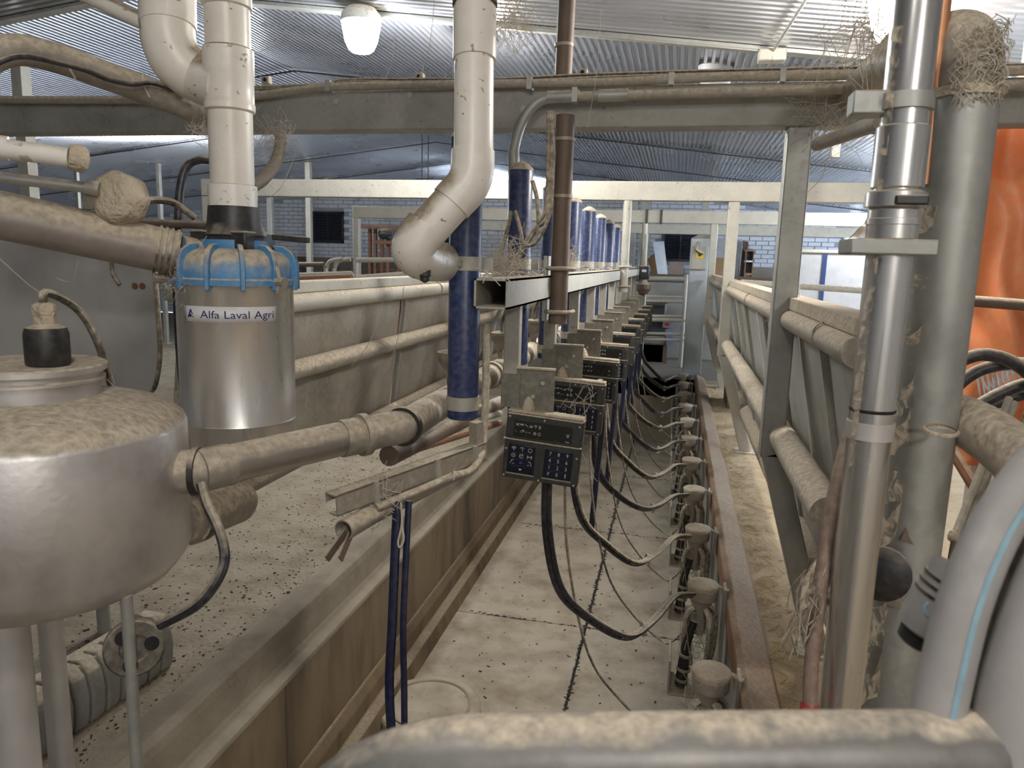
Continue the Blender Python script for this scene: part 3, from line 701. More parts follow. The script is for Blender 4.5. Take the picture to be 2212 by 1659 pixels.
# --- hose loops from the rack to the jetters
def hose(k):
    y = 2.34 + PITCH_Y * k; ye = JY + JP * (k + 1); x = -.40 if k else -.385
    t = thing('milk_hose', ('black twin hose looping under the nearest console to a jetter cup' if k == 0 else '%s black hose loop across the pit, counted from the camera' % ORD[k]), 'hose', (x, y, .2), 'hose loops over the pit')
    jx = JX - .005 * (k + 1)
    sag = .03 + .015 * math.sin(k * 2.3)
    A = [(x, y, .83), (x + .005, y + .02, .6), (x + .05, y + .06, .38), (x + .15, y + .15, .24), (x + .28, y + .28, .15 - sag), (x + .42, y + .42, .05), (jx - .13, ye - .13, .0), (jx - .05, ye - .04, .05)]
    A[5] = ((A[4][0] + A[6][0]) / 2, (A[4][1] + A[6][1]) / 2, .085 - sag * .6); A[6] = (jx - .13, ye - .10, .055)
    pts = smooth(A, 6)
    n = len(pts); c1 = int(n * .55)
    MB().tube(pts[:c1 + 1], .0138, 12).build('milk_tube', hosem, t)
    MB().tube(pts[c1:], .0138, 12).build('dusty_tube_end', hosed, t)
    off = [p + V((.016, -.012, .012)) for p in pts]
    MB().tube(off, .0085, 8).build('pulse_tube', hosed if k % 2 else hosem, t)
    q = pts[int(n * .66)]; MB().ring(q + V((-.005, 0, 0)), q + V((.005, .004, 0)), .03, .004, 12).build('cable_tie', threadm, t)
    return t
for k in range(NST): hose(k)
def cable(k):
    y = 2.4 + PITCH_Y * k; ye = JY + JP * k + .02
    x = -.33
    A = [(x, y, .82), (x + .02, y + .02, .5), (x + .1, y + .1, .1), (x + .22, y + .25, -.16), (x + .36, y + .3, -.30), (.08, ye - .04 + .1, -.25), (.16, ye, -.12)]
    o = MB().tube(smooth(A, 6), .0052, 6).build('thin_cable', hosed)
    tag(o, ('thin dusty cable sagging from the nearest console' if k == 0 else '%s thin dusty cable sagging over the pit, counted from the camera' % ORD[k]), 'cable', 'thin cables over the pit')
for k in range(8): cable(k)
# blue drop hoses further back beside the consoles
for k in range(1, 7):
    y = 2.45 + PITCH_Y * k
    o = MB().tube(smooth([(-.30, y, 1.0), (-.285, y + .02, .8), (-.30, y + .02, .5), (-.31, y + .03, .30)], 5), .013, 10).build('drop_hose', bluehose)
    tag(o, '%s navy drop hose hanging right of a console, counted from the camera' % ORD[k - 1], 'hose', 'navy drop hoses')
#PART3
# ================================================================== LEFT EQUIPMENT
# --- receiver tank
RD = 1.62; RXC = at(78, 1000, RD); RR = .307
rx, ry = RXC.x, RXC.y
def rz(y): return at(395, y, RD - .02).z
zs, zb = rz(915), rz(1225)
t = thing('receiver_tank', 'big dusty stainless receiver tank with domed top at the lower left', 'tank', (rx, ry, 0))
prof = [(.001, zb - .10), (.10, zb - .095), (.20, zb - .075), (.27, zb - .045), (RR - .012, zb - .014), (RR, zb + .01), (RR, zs - .02), (RR - .006, zs - .004), (RR - .02, zs + .008), (.26, zs + .026), (.20, zs + .043), (.14, zs + .054)]
MB().lathe(prof, (rx, ry, 0), n=64).build('tank_body', tankm, t)
zn = zs + .05
MB().lathe([(.135, 0), (.135, .035), (.145, .037), (.145, .043), (.138, .046), (.138, .055)], (rx, ry, zn), n=40).build('neck', tankm, t)
lid = MB().lathe([(.146, 0), (.150, .004), (.150, .014), (.145, .018), (.001, .022)], (rx, ry, zn + .055), n=40).build('lid', tankm, t)
pb = onY(105, 790, ry - .02); pb.z = zn + .075
h = MB().lathe([(.040, 0), (.042, .006), (.042, .065), (.038, .078), (.024, .084), (.022, .086)], pb, n=24).build('probe_housing', blackp, t)
MB().lathe([(.021, .084), (.021, .104), (.023, .106), (.023, .124), (.014, .130), (.001, .131)], pb, n=6).build('gland_nut', dustall, h)
top = pb + V((0, 0, .13))
cb = [top + V((0, 0, -.01)), top + V((.005, 0, .02)), at(150, 655, 1.62), at(185, 690, 1.66), at(215, 750, 1.70), at(240, 830, 1.76)]
MB().tube(smooth(cb, 6), .0085, 10).build('cable', hosed, t)
# outlet stub on the right side
o2 = at(430, 1018, 1.66); o1 = V((rx, ry, o2.z))
MB().cyl(o1, o2, .047, 20).build('outlet_stub', dusty, t)
MB().ring(o2 - (o2 - o1).normalized() * .012, o2, .054, .012, 24).build('outlet_clamp', blackp, t)
for (px, py, dd, rr_, nm) in ((25, 1480, 1.55, .042, 'leg'), (280, 1400, 1.50, .0125, 'leg_rod')):
    if nm == 'leg_rod': dd = min((1.3 + .01 * i for i in range(40)), key=lambda d: abs(math.hypot(at(px, py, d).x - rx, at(px, py, d).y - ry) - .272))
    p = at(px, py, dd); MB().cyl((p.x, p.y, 0.0), (p.x, p.y, zb - .035 if nm == 'leg_rod' else zb - .03), rr_, 16).build(nm, galv if nm == 'leg_rod' else panelm, t)
p = at(560, 1500, 1.9); p = V((rx - .2, ry + .2, 0)); MB().cyl((p.x, p.y, 0), (p.x, p.y, zb - .05), .03, 14).build('leg', panelm, t)
# --- valve wheel below the tank
wc = at(290, 1398, 1.58); wx = (C0 - wc).normalized(); wx.z *= .4; wx.normalize()
t = thing('valve_wheel', 'dark dusty disc wheel with round holes under the tank', 'wheel', tuple(wc))
MB().lathe([(.058, -.012), (.060, -.010), (.060, .010), (.056, .014), (.03, .014), (.028, .006), (.001, .006)], wc, wx, 32).build('disc', mat('dark_disc', (.05, .042, .034), 0, .7, dust=.5, lo=.0, hi=.8, cover=.15), t)
s1 = wx.cross(V((0, 0, 1))).normalized(); s2 = s1.cross(wx)
for a in (.9, 3.0, 5.0): q = wc + (s1 * math.cos(a) + s2 * math.sin(a)) * .034 + wx * .012; MB().cyl(q, q + wx * .004, .015, 14).build('hole', darkm, t)
MB().cyl(wc - wx * .18, wc, .028, 16).build('axle_pipe', dusty, t)
# --- ribbed plastic shell on the platform
t = thing('ribbed_shell', 'grey ribbed plastic trough shell lying on the left platform', 'trough', tuple(onZ(220, 1560, 0)))
A = onZ(88, 1640, 0); B = onZ(376, 1434, 0)
ax = (B - A); L_ = ax.length; ax.normalize(); nx = V((ax.y, -ax.x, 0))
if nx.dot(V((0, -1, 0))) < 0: nx = -nx
A = A - nx * .085; B = B - nx * .085
nseg = 9
for k in range(nseg):
    a = A + ax * (L_ * k / nseg); e = A + ax * (L_ * (k + .82) / nseg)
    pr = [(0, .20), (.05, .205), (.085, .17), (.10, .10), (.095, .03), (.085, 0), (.06, 0), (.07, .06), (.07, .12), (.055, .16), (0, .17)]
    vs = [a + nx * x + V((0, 0, z)) for x, z in pr]
    MB().prism(vs, e - a).build('rib', greyp, t, bev=.006)
pr = [(-.03, .195), (.055, .195), (.075, .16), (.088, .10), (.083, .03), (.07, .002), (.055, .002), (.06, .1), (.04, .15), (-.03, .17)]
MB().prism([A + nx * x + V((0, 0, z)) for x, z in pr], ax * L_).build('shell', greyp, t, bev=.004)
# --- fat stub pipe and hose on the platform
t = thing('stub_pipe', 'short fat dusty pipe stub beside the tank outlet', 'pipe', tuple(at(470, 1100, 1.85)))
a = at(392, 1125, 1.78); b = at(520, 1078, 2.02)
MB().lathe([(.001, 0), (.055, .0), (.060, .012), (.060, (b - a).length - .02), (.052, (b - a).length), (.001, (b - a).length + .004)], a, b - a, 24).build('pipe', dusty, t)
MB().ring(a + (b - a) * .1, a + (b - a) * .25, .066, .008, 24).build('sleeve', hosed, t)
o = MB().tube(smooth([at(435, 1045, 1.62), at(448, 1090, 1.6), at(475, 1150, 1.58), at(485, 1210, 1.57), at(462, 1265, 1.56), at(420, 1310, 1.56), at(345, 1350, 1.58)], 7), .0115, 10).build('drain_hose', hosem)
tag(o, 'black hose looping below the tank outlet pipe', 'hose')

# --- sanitary canister
CD = 2.06; cc = at(514, 780, CD); cx, cy = cc.x, cc.y; CR = .152
def kz(y): return at(514, y, CD).z
kb, kt = kz(1000), kz(612)
t = thing('canister', 'shiny stainless canister with a blue ribbed cap and white sticker', 'canister', (cx, cy, kb))
MB().lathe([(.001, kb - .01), (.06, kb - .008), (CR - .012, kb), (CR, kb + .015), (CR, kz(905) - .003), (CR + .0012, kz(905)), (CR, kz(905) + .003), (CR, kt - .006), (CR + .004, kt)], (cx, cy, 0), n=64).build('body', steel, t)
kc = kz(520)
cap = MB().lathe([(CR + .004, kt), (CR + .012, kt), (CR + .012, kt + .014), (CR + .006, kt + .018), (CR + .006, kt + .05), (CR - .002, kt + .072), (CR - .022, kt + .088), (CR - .05, kt + .094), (CR - .055, kt + .084), (.09, kt + .084), (.09, kc)], (cx, cy, 0), n=56).build('cap', bluecap, t)
for k in range(12):
    a = 2 * PI * (k + .3) / 12; d = V((math.cos(a), math.sin(a), 0)); tn_ = V((-d.y, d.x, 0)) * .006
    pr = [(CR - .045, kt + .106), (CR - .015, kt + .104), (CR + .008, kt + .088), (CR + .018, kt + .06), (CR + .020, kt - .012), (CR + .006, kt - .012), (CR, kt + .03)]
    MB().prism([V((cx, cy, 0)) + d * r_ + V((0, 0, z)) - tn_ for r_, z in pr], tn_ * 2).build('rib', bluecap, cap, bev=.002)
for a in (-2.45, -.35):
    d = V((math.cos(a), math.sin(a), 0)); q = V((cx, cy, kt + .012)) + d * (CR + .016)
    MB().cyl(q, q + d * .03, .012, 8).build('clamp_knob', dusty, t)
    MB().tube([q + V((0, 0, -.03)), q + d * .012, q + V((0, 0, .04))], .006, 8).build('clamp_hook', dusty, t)
# neck adapter
MB().box((cx - .0, cy, kt + .115), (.165, .15, .05)).build('square_flange', blackp, t, bev=.006)
MB().lathe([(.085, kt + .13), (.07, kt + .16), (.066, kt + .205)], (cx + .003, cy, 0), n=28).build('neck', blackp, t)
# handle levers
a = at(590, 512, CD - .05); b = at(668, 519, CD - .06)
MB().bar(a, b, .02, .016).build('lever', blackp, t, bev=.003)
# sticker, bent round the body
ca = math.atan2(-cy, -cx)
def onbody(u, z, r=CR + .0012):
    a = ca + u / CR; return V((cx + r * math.cos(a), cy + r * math.sin(a), z))
zc = kz(670); 
su0 = -.147; su1 = .108; hs = .0205
# find angle whose pixel is near the photo's sticker centre
st = MB().grid(lambda a, b: onbody(su0 + (su1 - su0) * a, zc - hs + 2 * hs * b), 16, 1).build('sticker', mat('sticker', (.72, .70, .70), 0, .5, grime=.15, scale=30, bump=0), t, solid=.0004)
vs, fs = txt('Alfa Laval Agri', .0268)
xm = max(v.x for v in vs) - min(v.x for v in vs); k_ = .187 / xm
MB().add([onbody(v.x * k_ + .004, zc + v.y * 1.05 - .001, CR + .0026) for v in vs], fs).build('lettering', inkn, st, smooth=False)
mb = MB()
def tri(ps): mb.add([onbody(u - .121, zc + v, CR + .0026) for u, v in ps], [tuple(range(len(ps)))])
tri([(-.0105, -.009), (-.0045, -.009), (.0015, .006), (-.0005, .0125)]); tri([(-.0005, .0125), (.0022, .0125), (.0085, -.001), (.0055, -.001), (.0015, .006)])
tri([(.0002 + .004 * math.cos(i * PI / 4), -.0045 + .004 * math.sin(i * PI / 4)) for i in range(8)]); tri([(.0055, -.007), (.0085, -.009), (.0105, -.009), (.0085, -.004)])
mb.build('logo', inkn, st, smooth=False)

# --- left white drain pipe with a branch
PD = 2.03
def pz(y): return at(500, y, PD).z
pa = at(500, 350, PD); X_, Y_ = cx + .001, cy
def col(y): return V((X_, Y_, at(500, y, PD).z))
t = thing('drain_pipe', 'tall white plastic drain pipe with a curved side branch, above the canister', 'pipe', tuple(col(470)))
MB().cyl(col(470), col(-90), .0565, 32).build('pipe', pvc, t)
MB().lathe([(.058, 0), (.063, .003), (.063, .075), (.058, .078)], col(465), n=32).build('socket', pvcw, t)
MB().lathe([(.058, 0), (.064, .004), (.064, .02), (.062, .024), (.062, .075), (.064, .08), (.064, .155), (.058, .16)], col(255), n=32).build('branch_collar', pvc, t)
MB().lathe([(.058, 0), (.0625, .003), (.0625, .12), (.058, .123)], col(50), n=32).build('coupling', pvc, t)
br = smooth([at(362, -80, 1.95), at(362, 40, 1.95), at(366, 95, 1.955), at(390, 140, 1.97), at(435, 168, 1.99), V((X_, Y_, at(500, 205, PD).z))], 7)
MB().tube(br, .068, 28).build('branch_elbow', pvc, t)
MB().tube([at(362, -60, 1.95), at(362, 10, 1.95), at(363, 58, 1.95)], [.0705, .0705, .0705], 28).build('branch_socket', pvc, t)
g = at(424, 152, 1.95)

# --- middle white drain pipe
QD = 1.93
t = thing('drain_pipe', 'white plastic drain pipe bending down to the left in front of the blue tube', 'pipe', tuple(at(890, 580, QD)))
def q_(x, y, d=QD): return at(x, y, d)
MB().cyl(q_(1025, -70), q_(1023, 335), .0515, 32).build('pipe', pvc, t)
MB().tube([q_(1026, 20), q_(1025, 130)], .0565, 32).build('coupling', pvc, t)
MB().tube([q_(1026, -60), q_(1026, 12)], .059, 32).build('dirty_cover', brownp, t)
MB().tube(smooth([q_(1022, 326), q_(1020, 370), q_(1008, 402), q_(985, 428), q_(975, 440)], 6), .0565, 32).build('upper_elbow', pvc, t)
MB().cyl(q_(985, 428), q_(915, 506), .0525, 32).build('slanted_pipe', pvc, t)
MB().tube(smooth([q_(922, 490), q_(905, 512), q_(893, 535, QD + .005), q_(898, 552, QD + .03), q_(920, 562, QD + .09), q_(955, 566, QD + .2)], 7), .0565, 32).build('lower_elbow', pvc, t)
MB().cyl(q_(950, 566, QD + .19), q_(985, 572, QD + .34), .044, 20).build('outlet_pipe', brownp, t)
d0 = q_(918, 588, QD + .03); MB().lathe([(.018, 0), (.018, -.022), (.013, -.024), (.013, -.034), (.003, -.04)], d0 + V((0, 0, .012)), n=14).build('drain_plug', blackp, t)

# --- pipes at the far left
t = thing('inlet_pipe', 'thick dusty steel pipe slanting down to the blue cap', 'pipe', tuple(at(370, 545, 1.95)))
a, b = at(-80, 447, 1.72), at(385, 548, 1.93)
MB().cyl(a, b, .0575, 28).build('pipe', mat('inlet', (.30, .26, .235), .35, .45, dust=1.0, lo=-.05, hi=.45, grime=.4, bump=.3, cover=.12), t)
for k in range(4):
    q = b - (b - a).normalized() * (.01 + .014 * k); MB().ring(q, q + (b - a).normalized() * .006, .062, .006, 24).build('clamp_wire', hosed, t)
MB().cyl(b, at(440, 560, 1.98), .05, 20).build('spigot', bluecap, t)
t = thing('arched_pipe', 'dusty arched pipe with a black hose tied along it, upper left', 'pipe', tuple(at(440, 240, 2.15)))
MB().tube(smooth([at(-90, 190, 1.7), at(-30, 130, 1.72), at(30, 108, 1.75), at(95, 118, 1.8), at(180, 145, 1.87), at(300, 190, 1.97), at(445, 245, 2.12)], 7), [.036] * 43, 20).build('pipe', dusty, t)
MB().tube(smooth([at(-40, 160, 1.62), at(5, 132, 1.66), at(50, 122, 1.70), at(110, 132, 1.76), at(180, 150, 1.81), at(230, 170, 1.86), at(285, 182, 1.90), at(340, 182, 1.95), at(445, 225, 2.06)], 6), .0065, 8).build('black_hose', hosem, t)
for px, py in ((14, 122), (178, 150), (335, 190)):
    q = at(px, py, 1.72 + px * .0008); MB().tube(smooth([q + V((-.01, -.03, .035)), q + V((0, -.045, 0)), q + V((.005, -.03, -.03))], 4), .003, 6).build('tie', threadm, t)
o = MB().cyl(at(150, -28, 2.2), at(325, 55, 2.2), .0235, 16).build('white_pipe', pvc); tag(o, 'thin white pipe slanting behind the branch elbow, top left', 'pipe')
t = thing('flanged_pipe', 'short white pipe with a dusty ribbed flange at the left edge', 'pipe', tuple(at(160, 342, 1.65)))
MB().cyl(at(-40, 315, 1.6), at(150, 340, 1.65), .0215, 18).build('pipe', pvcw, t)
MB().tube([at(148, 338, 1.65), at(168, 342, 1.66), at(180, 344, 1.67)], [.026, .031, .029], 16).build('flange', dustall, t)
MB().tube([at(-40, 313, 1.6), at(18, 321, 1.62)], .026, 16).build('sleeve', pvcw, t)
t = thing('junction_box', 'dust caked junction box at the end of a grey conduit', 'box', tuple(at(258, 430, 1.8)))
MB().cyl(at(-40, 378, 1.7), at(212, 408, 1.78), .0135, 14).build('conduit', galv, t)
MB().cyl(at(185, 402, 1.77), at(214, 409, 1.78), .018, 14).build('conduit_nut', galvl, t)
bc = at(256, 432, 1.82)
MB().lathe([(.062, 0), (.066, .01), (.066, .06), (.05, .075), (.001, .078)], bc + V((0, .04, 0)), (0, -1, .12), 8).build('box', dustall, t, bev=.006)
MB().tube(smooth([at(300, 436, 1.83), at(340, 432, 1.87), at(378, 440, 1.95), at(420, 470, 2.0)], 6), .0095, 10).build('cable', hosed, t)
MB().box(at(215, 432, 1.84), (.03, .08, .05)).build('bracket', dusty, t)
o = MB().cyl(at(255, 480, 2.12), at(480, 487, 2.12), .0115, 12).build('cross_pipe', brownp); tag(o, 'thin brown pipe passing behind the canister neck', 'pipe')
o = MB().tube(smooth([at(458, 346, 2.14), at(430, 345, 2.14), at(405, 358, 2.14), at(392, 395, 2.14), at(386, 460, 2.14), at(382, 600, 2.16), at(388, 750, 2.2), at(402, 890, 2.25)], 7), .0125, 12).build('black_hose', hosem); tag(o, 'black hose hanging down the left side of the canister', 'hose')
t = thing('brown_hose', 'brown rubber hose clamped under the near cross beam', 'hose', tuple(at(607, 295, 2.6)))
MB().tube(smooth([at(608, 288, 2.75), at(606, 310, 2.7), at(598, 345, 2.6), at(572, 383, 2.45), at(540, 405, 2.3)], 7), .021, 14).build('hose', brownp, t)
for y in (296, 308): q = at(607, y, 2.72); MB().ring(q, q + V((0, 0, .01)), .025, .004, 14).build('clamp', galvl, t)
# sheet panel behind the tank
Yp = 2.3
pp_ = [(-160, 455), (330, 545), (338, 640), (343, 740), (340, 800), (325, 845), (290, 870), (200, 880), (-160, 880)]
t = thing('end_panel', 'grey stainless end panel with a rounded corner behind the tank', 'panel', tuple(onY(150, 880, Yp)))
MB().prism([onY(x, y, Yp) for x, y in pp_], (0, .012, 0)).build('sheet', panelm, t)
MB().tube(smooth([onY(x, y, Yp) for x, y in [(332, 560), (340, 660), (346, 760), (336, 830), (320, 852)]], 5), .009, 8).build('rolled_edge', hosed, t)
for px in (292, 308): q = onY(px, 618, Yp); MB().cyl(q, q + V((0, -.003, 0)), .012, 12).build('rust_spot', rustm, t)
MB().cyl(onY(180, 870, Yp + .03), V((onY(180, 870, Yp).x, Yp + .03, 0)), .025, 12).build('support', galv, t)
o = MB().tube(smooth([onY(240, 560, Yp - .006), onY(243, 590, Yp - .006), onY(258, 615, Yp - .006)], 4), .006, 8).build('dangling_wire', hosed); tag(o, 'short wire dangling on the end panel under the slanting pipe', 'wire')

# --- milk pipe and milk line
mlX, mlZ = -.722, 1.034
t = thing('milk_pipe', 'dusty steel milk pipe from the tank bending along the pit', 'pipe', tuple(at(600, 980, 1.85)))
a = at(428, 1018, 1.66); b = at(750, 945, 1.98); c_ = V((mlX, 1.93, mlZ)); e_ = V((mlX, 2.12, mlZ))
b2 = at(795, 937, 2.02)
MB().cyl(a, b, .0455, 28).build('inlet_run', mat('milk_steel', (.45, .41, .36), .75, .35, dust=1.0, lo=.2, hi=.6, grime=.3, bump=.35, cover=.10), t)
MB().tube(smooth([V((rx, ry, a.z)).lerp(a, .8), a.lerp(V((rx, ry, a.z)), .05), a + (b - a) * .10], 5), .0485, 24).build('outlet_bend', dusty, t)
MB().cyl(a, a + (b - a) * .18, .049, 28).build('sleeve', dusty, t)
MB().cyl(b - (b - a) * .05, b2, .050, 28).build('coupling', dusty, t)
q = b + (b2 - b) * .6; MB().ring(q, q + (b2 - b).normalized() * .02, .058, .012, 28).build('clamp', dusty, t)
MB().tube(smooth([b2, b2.lerp(c_, .35) + V((.0, .0, 0)), c_, e_], 8), .0475, 28).build('elbow', dusty, t)
MB().ring(c_ + V((0, -.03, 0)), c_ + V((0, -.01, 0)), .055, .008, 28).build('clamp', blackp, t)
MB().cyl(e_, (mlX, 9.9, mlZ), .047, 24).build('milk_line', dusty, t)
for y in (2.9, 4.4, 5.9, 7.4): MB().ring((mlX, y, mlZ), (mlX, y + .03, mlZ), .056, .01, 20).build('clamp', dusty, t)
for y in (2.35, 4.55, 6.8, 9.0): MB().bar((mlX + .04, y, mlZ + .05), (-.54, y, 1.37), .03, .008).build('hanger', galv, t)
# conical inlet valves on the milk line
def valve(y):
    t = thing('inlet_valve', '', 'valve', (mlX, y, mlZ + .047), 'cone valves on the milk line')
    z = mlZ + .04
    MB().lathe([(.014, 0), (.016, .025), (.020, .028), (.020, .042), (.016, .045), (.024, .055), (.046, .085), (.047, .10), (.042, .108)], (mlX, y, z), n=6).build('cone', dusty, t)
    MB().lathe([(.048, 0), (.05, .004), (.05, .012), (.03, .018), (.001, .019)], (mlX, y, z + .106), n=16).build('cover', dustall, t)
    MB().tube(smooth([(mlX, y, z + .12), (mlX, y, z + .17), (mlX + .03, y - .01, z + .24), (mlX + .08, y - .02, z + .30)], 6), .0085, 8).build('hose', hosed, t)
    return t
v0 = valve(2.36); v0['label'] = 'dusty cone shaped valve on the milk line left of the blue tube'
for k in range(1, 5): repeat(v0, (0, .735 * k, 0), '%s cone valve along the milk line, counted from the camera' % ORD[k])
# brown lower pipe behind the milk pipe
o = MB().cyl(at(840, 985, 2.1), at(1080, 870, 3.3), .03, 14).build('wash_pipe', brownp); tag(o, 'dark brown wash pipe under the milk line', 'pipe')
for q, (y1, y2) in enumerate(((930, 905), (958, 925))):
    o = MB().cyl(at(900, y1 + 10, 2.3), at(1080, y2 - 12, 3.2), .014, 10).build('rack_bar', rustm if q else galvl); tag(o, ['pale thin bar under the milk line', 'rusty thin bar under the milk line'][q], 'bar')

# --- channel rail with the open pipe below
t = thing('channel_rail', 'dusty open ended channel rail slanting along the left kerb', 'rail', tuple(at(720, 1100, 1.78)))
a = at(716, 1090, 1.76); b = at(1040, 972, 2.16)
dv = (b - a).normalized(); sd = dv.cross(V((0, 0, 1))).normalized(); up_ = sd.cross(dv)
mb = MB(); hw_, hh_, w_ = .021, .026, .004
for (x0, x1, z0, z1) in ((-hw_, hw_, hh_ - w_, hh_), (hw_ - w_, hw_, -hh_, hh_), (-hw_, -hw_ + w_, .004, hh_), (-hw_ + .012, hw_, -hh_, -hh_ + w_)):
    vs = [a + sd * x + up_ * z for x, z in ((x0, z0), (x1, z0), (x1, z1), (x0, z1))]; mb.prism(vs, b - a)
mb.build('channel', dusty, t)
for f in (.22, .62, .9):
    q = a + (b - a) * f + sd * .024; MB().bar(q - up_ * .045, q + up_ * .03, .012, .012, dv).build('strap', galvl, t)
MB().bar(b - up_ * .03 + dv * -.02, b + up_ * .09 - dv * .02, .03, .03, dv).build('end_block', dusty, t)
t = thing('open_pipe', 'open steel pipe end under the channel rail, with two strips poking out', 'pipe', tuple(at(745, 1150, 1.74)))
a2 = at(742, 1146, 1.74); b2_ = at(835, 1092, 1.9); b3 = at(1005, 1010, 2.15)
MB().ring(a2, b2_, .0255, .003, 24).build('pipe_end', dusty, t); MB().cyl(a2 + (b2_ - a2) * .3, b3, .023, 20).build('pipe', dusty, t)
MB().cyl(a2 + (b2_ - a2) * .28, a2 + (b2_ - a2) * .29, .0225, 20).build('dark_bore', darkm, t)
for x0, y0_, x1, y1_ in ((748, 1148, 706, 1208), (757, 1155, 735, 1208)):
    MB().bar(at(x0, y0_, 1.75), at(x1, y1_, 1.70), .018, .004, sd).build('strip', brownp, t)
t = thing('air_hose', 'dusty blue hose running down behind the blue tube and along the rail', 'hose', tuple(at(1030, 1015, 2.1)))
MB().tube(smooth([at(1050, 700, 2.2), at(1050, 800, 2.2), at(1048, 880, 2.19), at(1044, 940, 2.18), at(1038, 985, 2.13), at(1015, 1018, 2.08), at(975, 1030, 2.03), at(900, 1062, 1.92), at(812, 1098, 1.82)], 7), .0115, 12).build('hose', dusty, t)
for px, py, d in ((978, 1027, 2.02), (1046, 915, 2.19)): q = at(px, py, d); MB().ring(q, q + V((.006, .002, -.001)), .014, .003, 12).build('tie', threadm, t)
for q, (x, w2, yb_) in enumerate(((857, .0125, 1570), (881, .0088, 1562))):
    d = 1.86
    o = MB().tube(smooth([at(x + 2, 1082, d), at(x - 3, 1180, d), at(x - 10, 1350, d), at(x - (16 if q == 0 else 8), 1480, d), at(x - (10 if q == 0 else 7), yb_ + 40, d), at(x - 4, yb_ + 160, d), at(x, 2050, d - .05)], 6), w2 * 1.0, 10, flat=.75).build('hanging_hose', bluehose)
    tag(o, ['thicker of two navy hoses hanging below the channel rail', 'thinner of two navy hoses hanging below the channel rail'][q], 'hose', 'navy hoses below the channel rail')
t = thing('cord_loop', 'dusty string loop dangling between the navy hoses', 'cord', tuple(at(868, 1090, 1.83)))
MB().tube(smooth([at(866, 1085, 1.84), at(868, 1130, 1.84), at(860, 1170, 1.84), at(864, 1182, 1.84), at(872, 1165, 1.84), at(868, 1135, 1.84)], 6), .0028, 6).build('string', threadm, t)
# cover on the pit floor
cv = onZ(940, 1540, PZ); t = thing('floor_cover', 'round dusty lid lying on the pit floor by the left wall', 'lid', tuple(cv))
MB().lathe([(.265, 0), (.27, .01), (.27, .035), (.26, .045), (.24, .043), (.2, .05), (.001, .055)], (cv.x - .03, cv.y, PZ), n=40).build('lid', slabm, t)
MB().lathe([(.215, 0), (.218, .006), (.205, .006), (.202, 0)], (cv.x - .03, cv.y, PZ + .048), n=40).build('rim', concrete, t)
#PART4
# ================================================================== RIGHT FOREGROUND
def sheet(name, P, Q, nu=14, nv=10, sag=.02, pinch=.45, rnd=.01, seed=1):
    """dusty web stretched between two edges, given as pairs of points"""
    R_ = random.Random(seed); ph = [R_.uniform(0, 6) for _ in range(6)]
    def fn(u, v):
        a = P[0].lerp(P[1], v); b = Q[0].lerp(Q[1], v); m = (P[0] + P[1] + Q[0] + Q[1]) / 4
        p = a.lerp(b, u); c = 4 * u * (1 - u)
        mid = P[0].lerp(P[1], .5).lerp(Q[0].lerp(Q[1], .5), u)
        p = p.lerp(mid, c * pinch)
        return p + V((0, 0, -sag * c)) + V((math.sin(ph[0] + u * 9 + v * 5), math.sin(ph[1] + v * 8), math.sin(ph[2] + u * 7))) * rnd * c
    return MB().grid(fn, nu, nv)
# --- chrome pole
kx, ky = .352, 1.4
def kp(y, dx=0): p = onY(1860, y, ky); return V((kx + dx, ky, p.z))
def zk(y): return onY(1970 - (y - 200) * .123, y, ky).z
KR = .037
t = thing('chrome_pole', 'shiny chrome pole with flange and clamps in the right foreground', 'pole', (kx, ky, .062))
MB().cyl((kx, ky, .062), (kx, ky, zk(-60)), KR, 32).build('pole', chrome, t)
MB().box((kx - .006, ky, zk(535)), (.135, .10, .026)).build('flange', galv, t, bev=.003)
MB().lathe([(KR, 0), (KR + .011, .003), (KR + .011, .026), (KR, .03)], (kx, ky, zk(452)), n=32).build('clamp', chrome, t)
MB().box((kx + .012, ky - .05, zk(437)), (.05, .012, .016)).build('clamp_bolt', blackp, t, bev=.003)
MB().lathe([(KR, 0), (KR + .004, .003), (KR + .004, .05), (KR, .053)], (kx, ky, zk(520)), n=32).build('sleeve', chrome, t)
MB().lathe([(KR, 0), (KR + .006, .003), (KR + .006, .012), (KR, .015)], (kx, ky, zk(490)), n=32).build('sleeve_ring', chrome, t)
MB().lathe([(KR, 0), (KR + .005, .003), (KR + .005, .10), (KR, .103)], (kx, ky, zk(410)), n=32).build('upper_sleeve', chrome, t)
MB().ring((kx, ky, zk(240)), (kx, ky, zk(205)), KR + .006, .006, 28).build('strap', galv, t)
MB().box((kx - .055, ky + .01, zk(222)), (.06, .05, .038)).build('strap_block', galv, t, bev=.003)
MB().lathe([(KR, 0), (KR + .002, .003), (KR, .006)], (kx, ky, zk(888)), n=32).build('weld_seam', darkm, t)
MB().lathe([(KR + .003, 0), (KR + .003, .03)], (kx, ky, zk(945)), n=32).build('joint_sleeve', panelm, t)
# dust film caught on the pole's side
for (ya, yb2, sd_) in ((560, 1000, 3), (60, 420, 4)):
    a0, a1 = V((kx - .03, ky - .03, zk(ya))), V((kx - .03, ky - .03, zk(yb2)))
    tag(sheet('w', (a0 + V((-.012, 0, 0)), a1 + V((-.008, 0, 0))), (a0 + V((.004, -.008, 0)), a1 + V((.0, -.004, 0))), 5, 20, 0, .0, .004, sd_).build('dust_film', webf, t), kind='stuff')
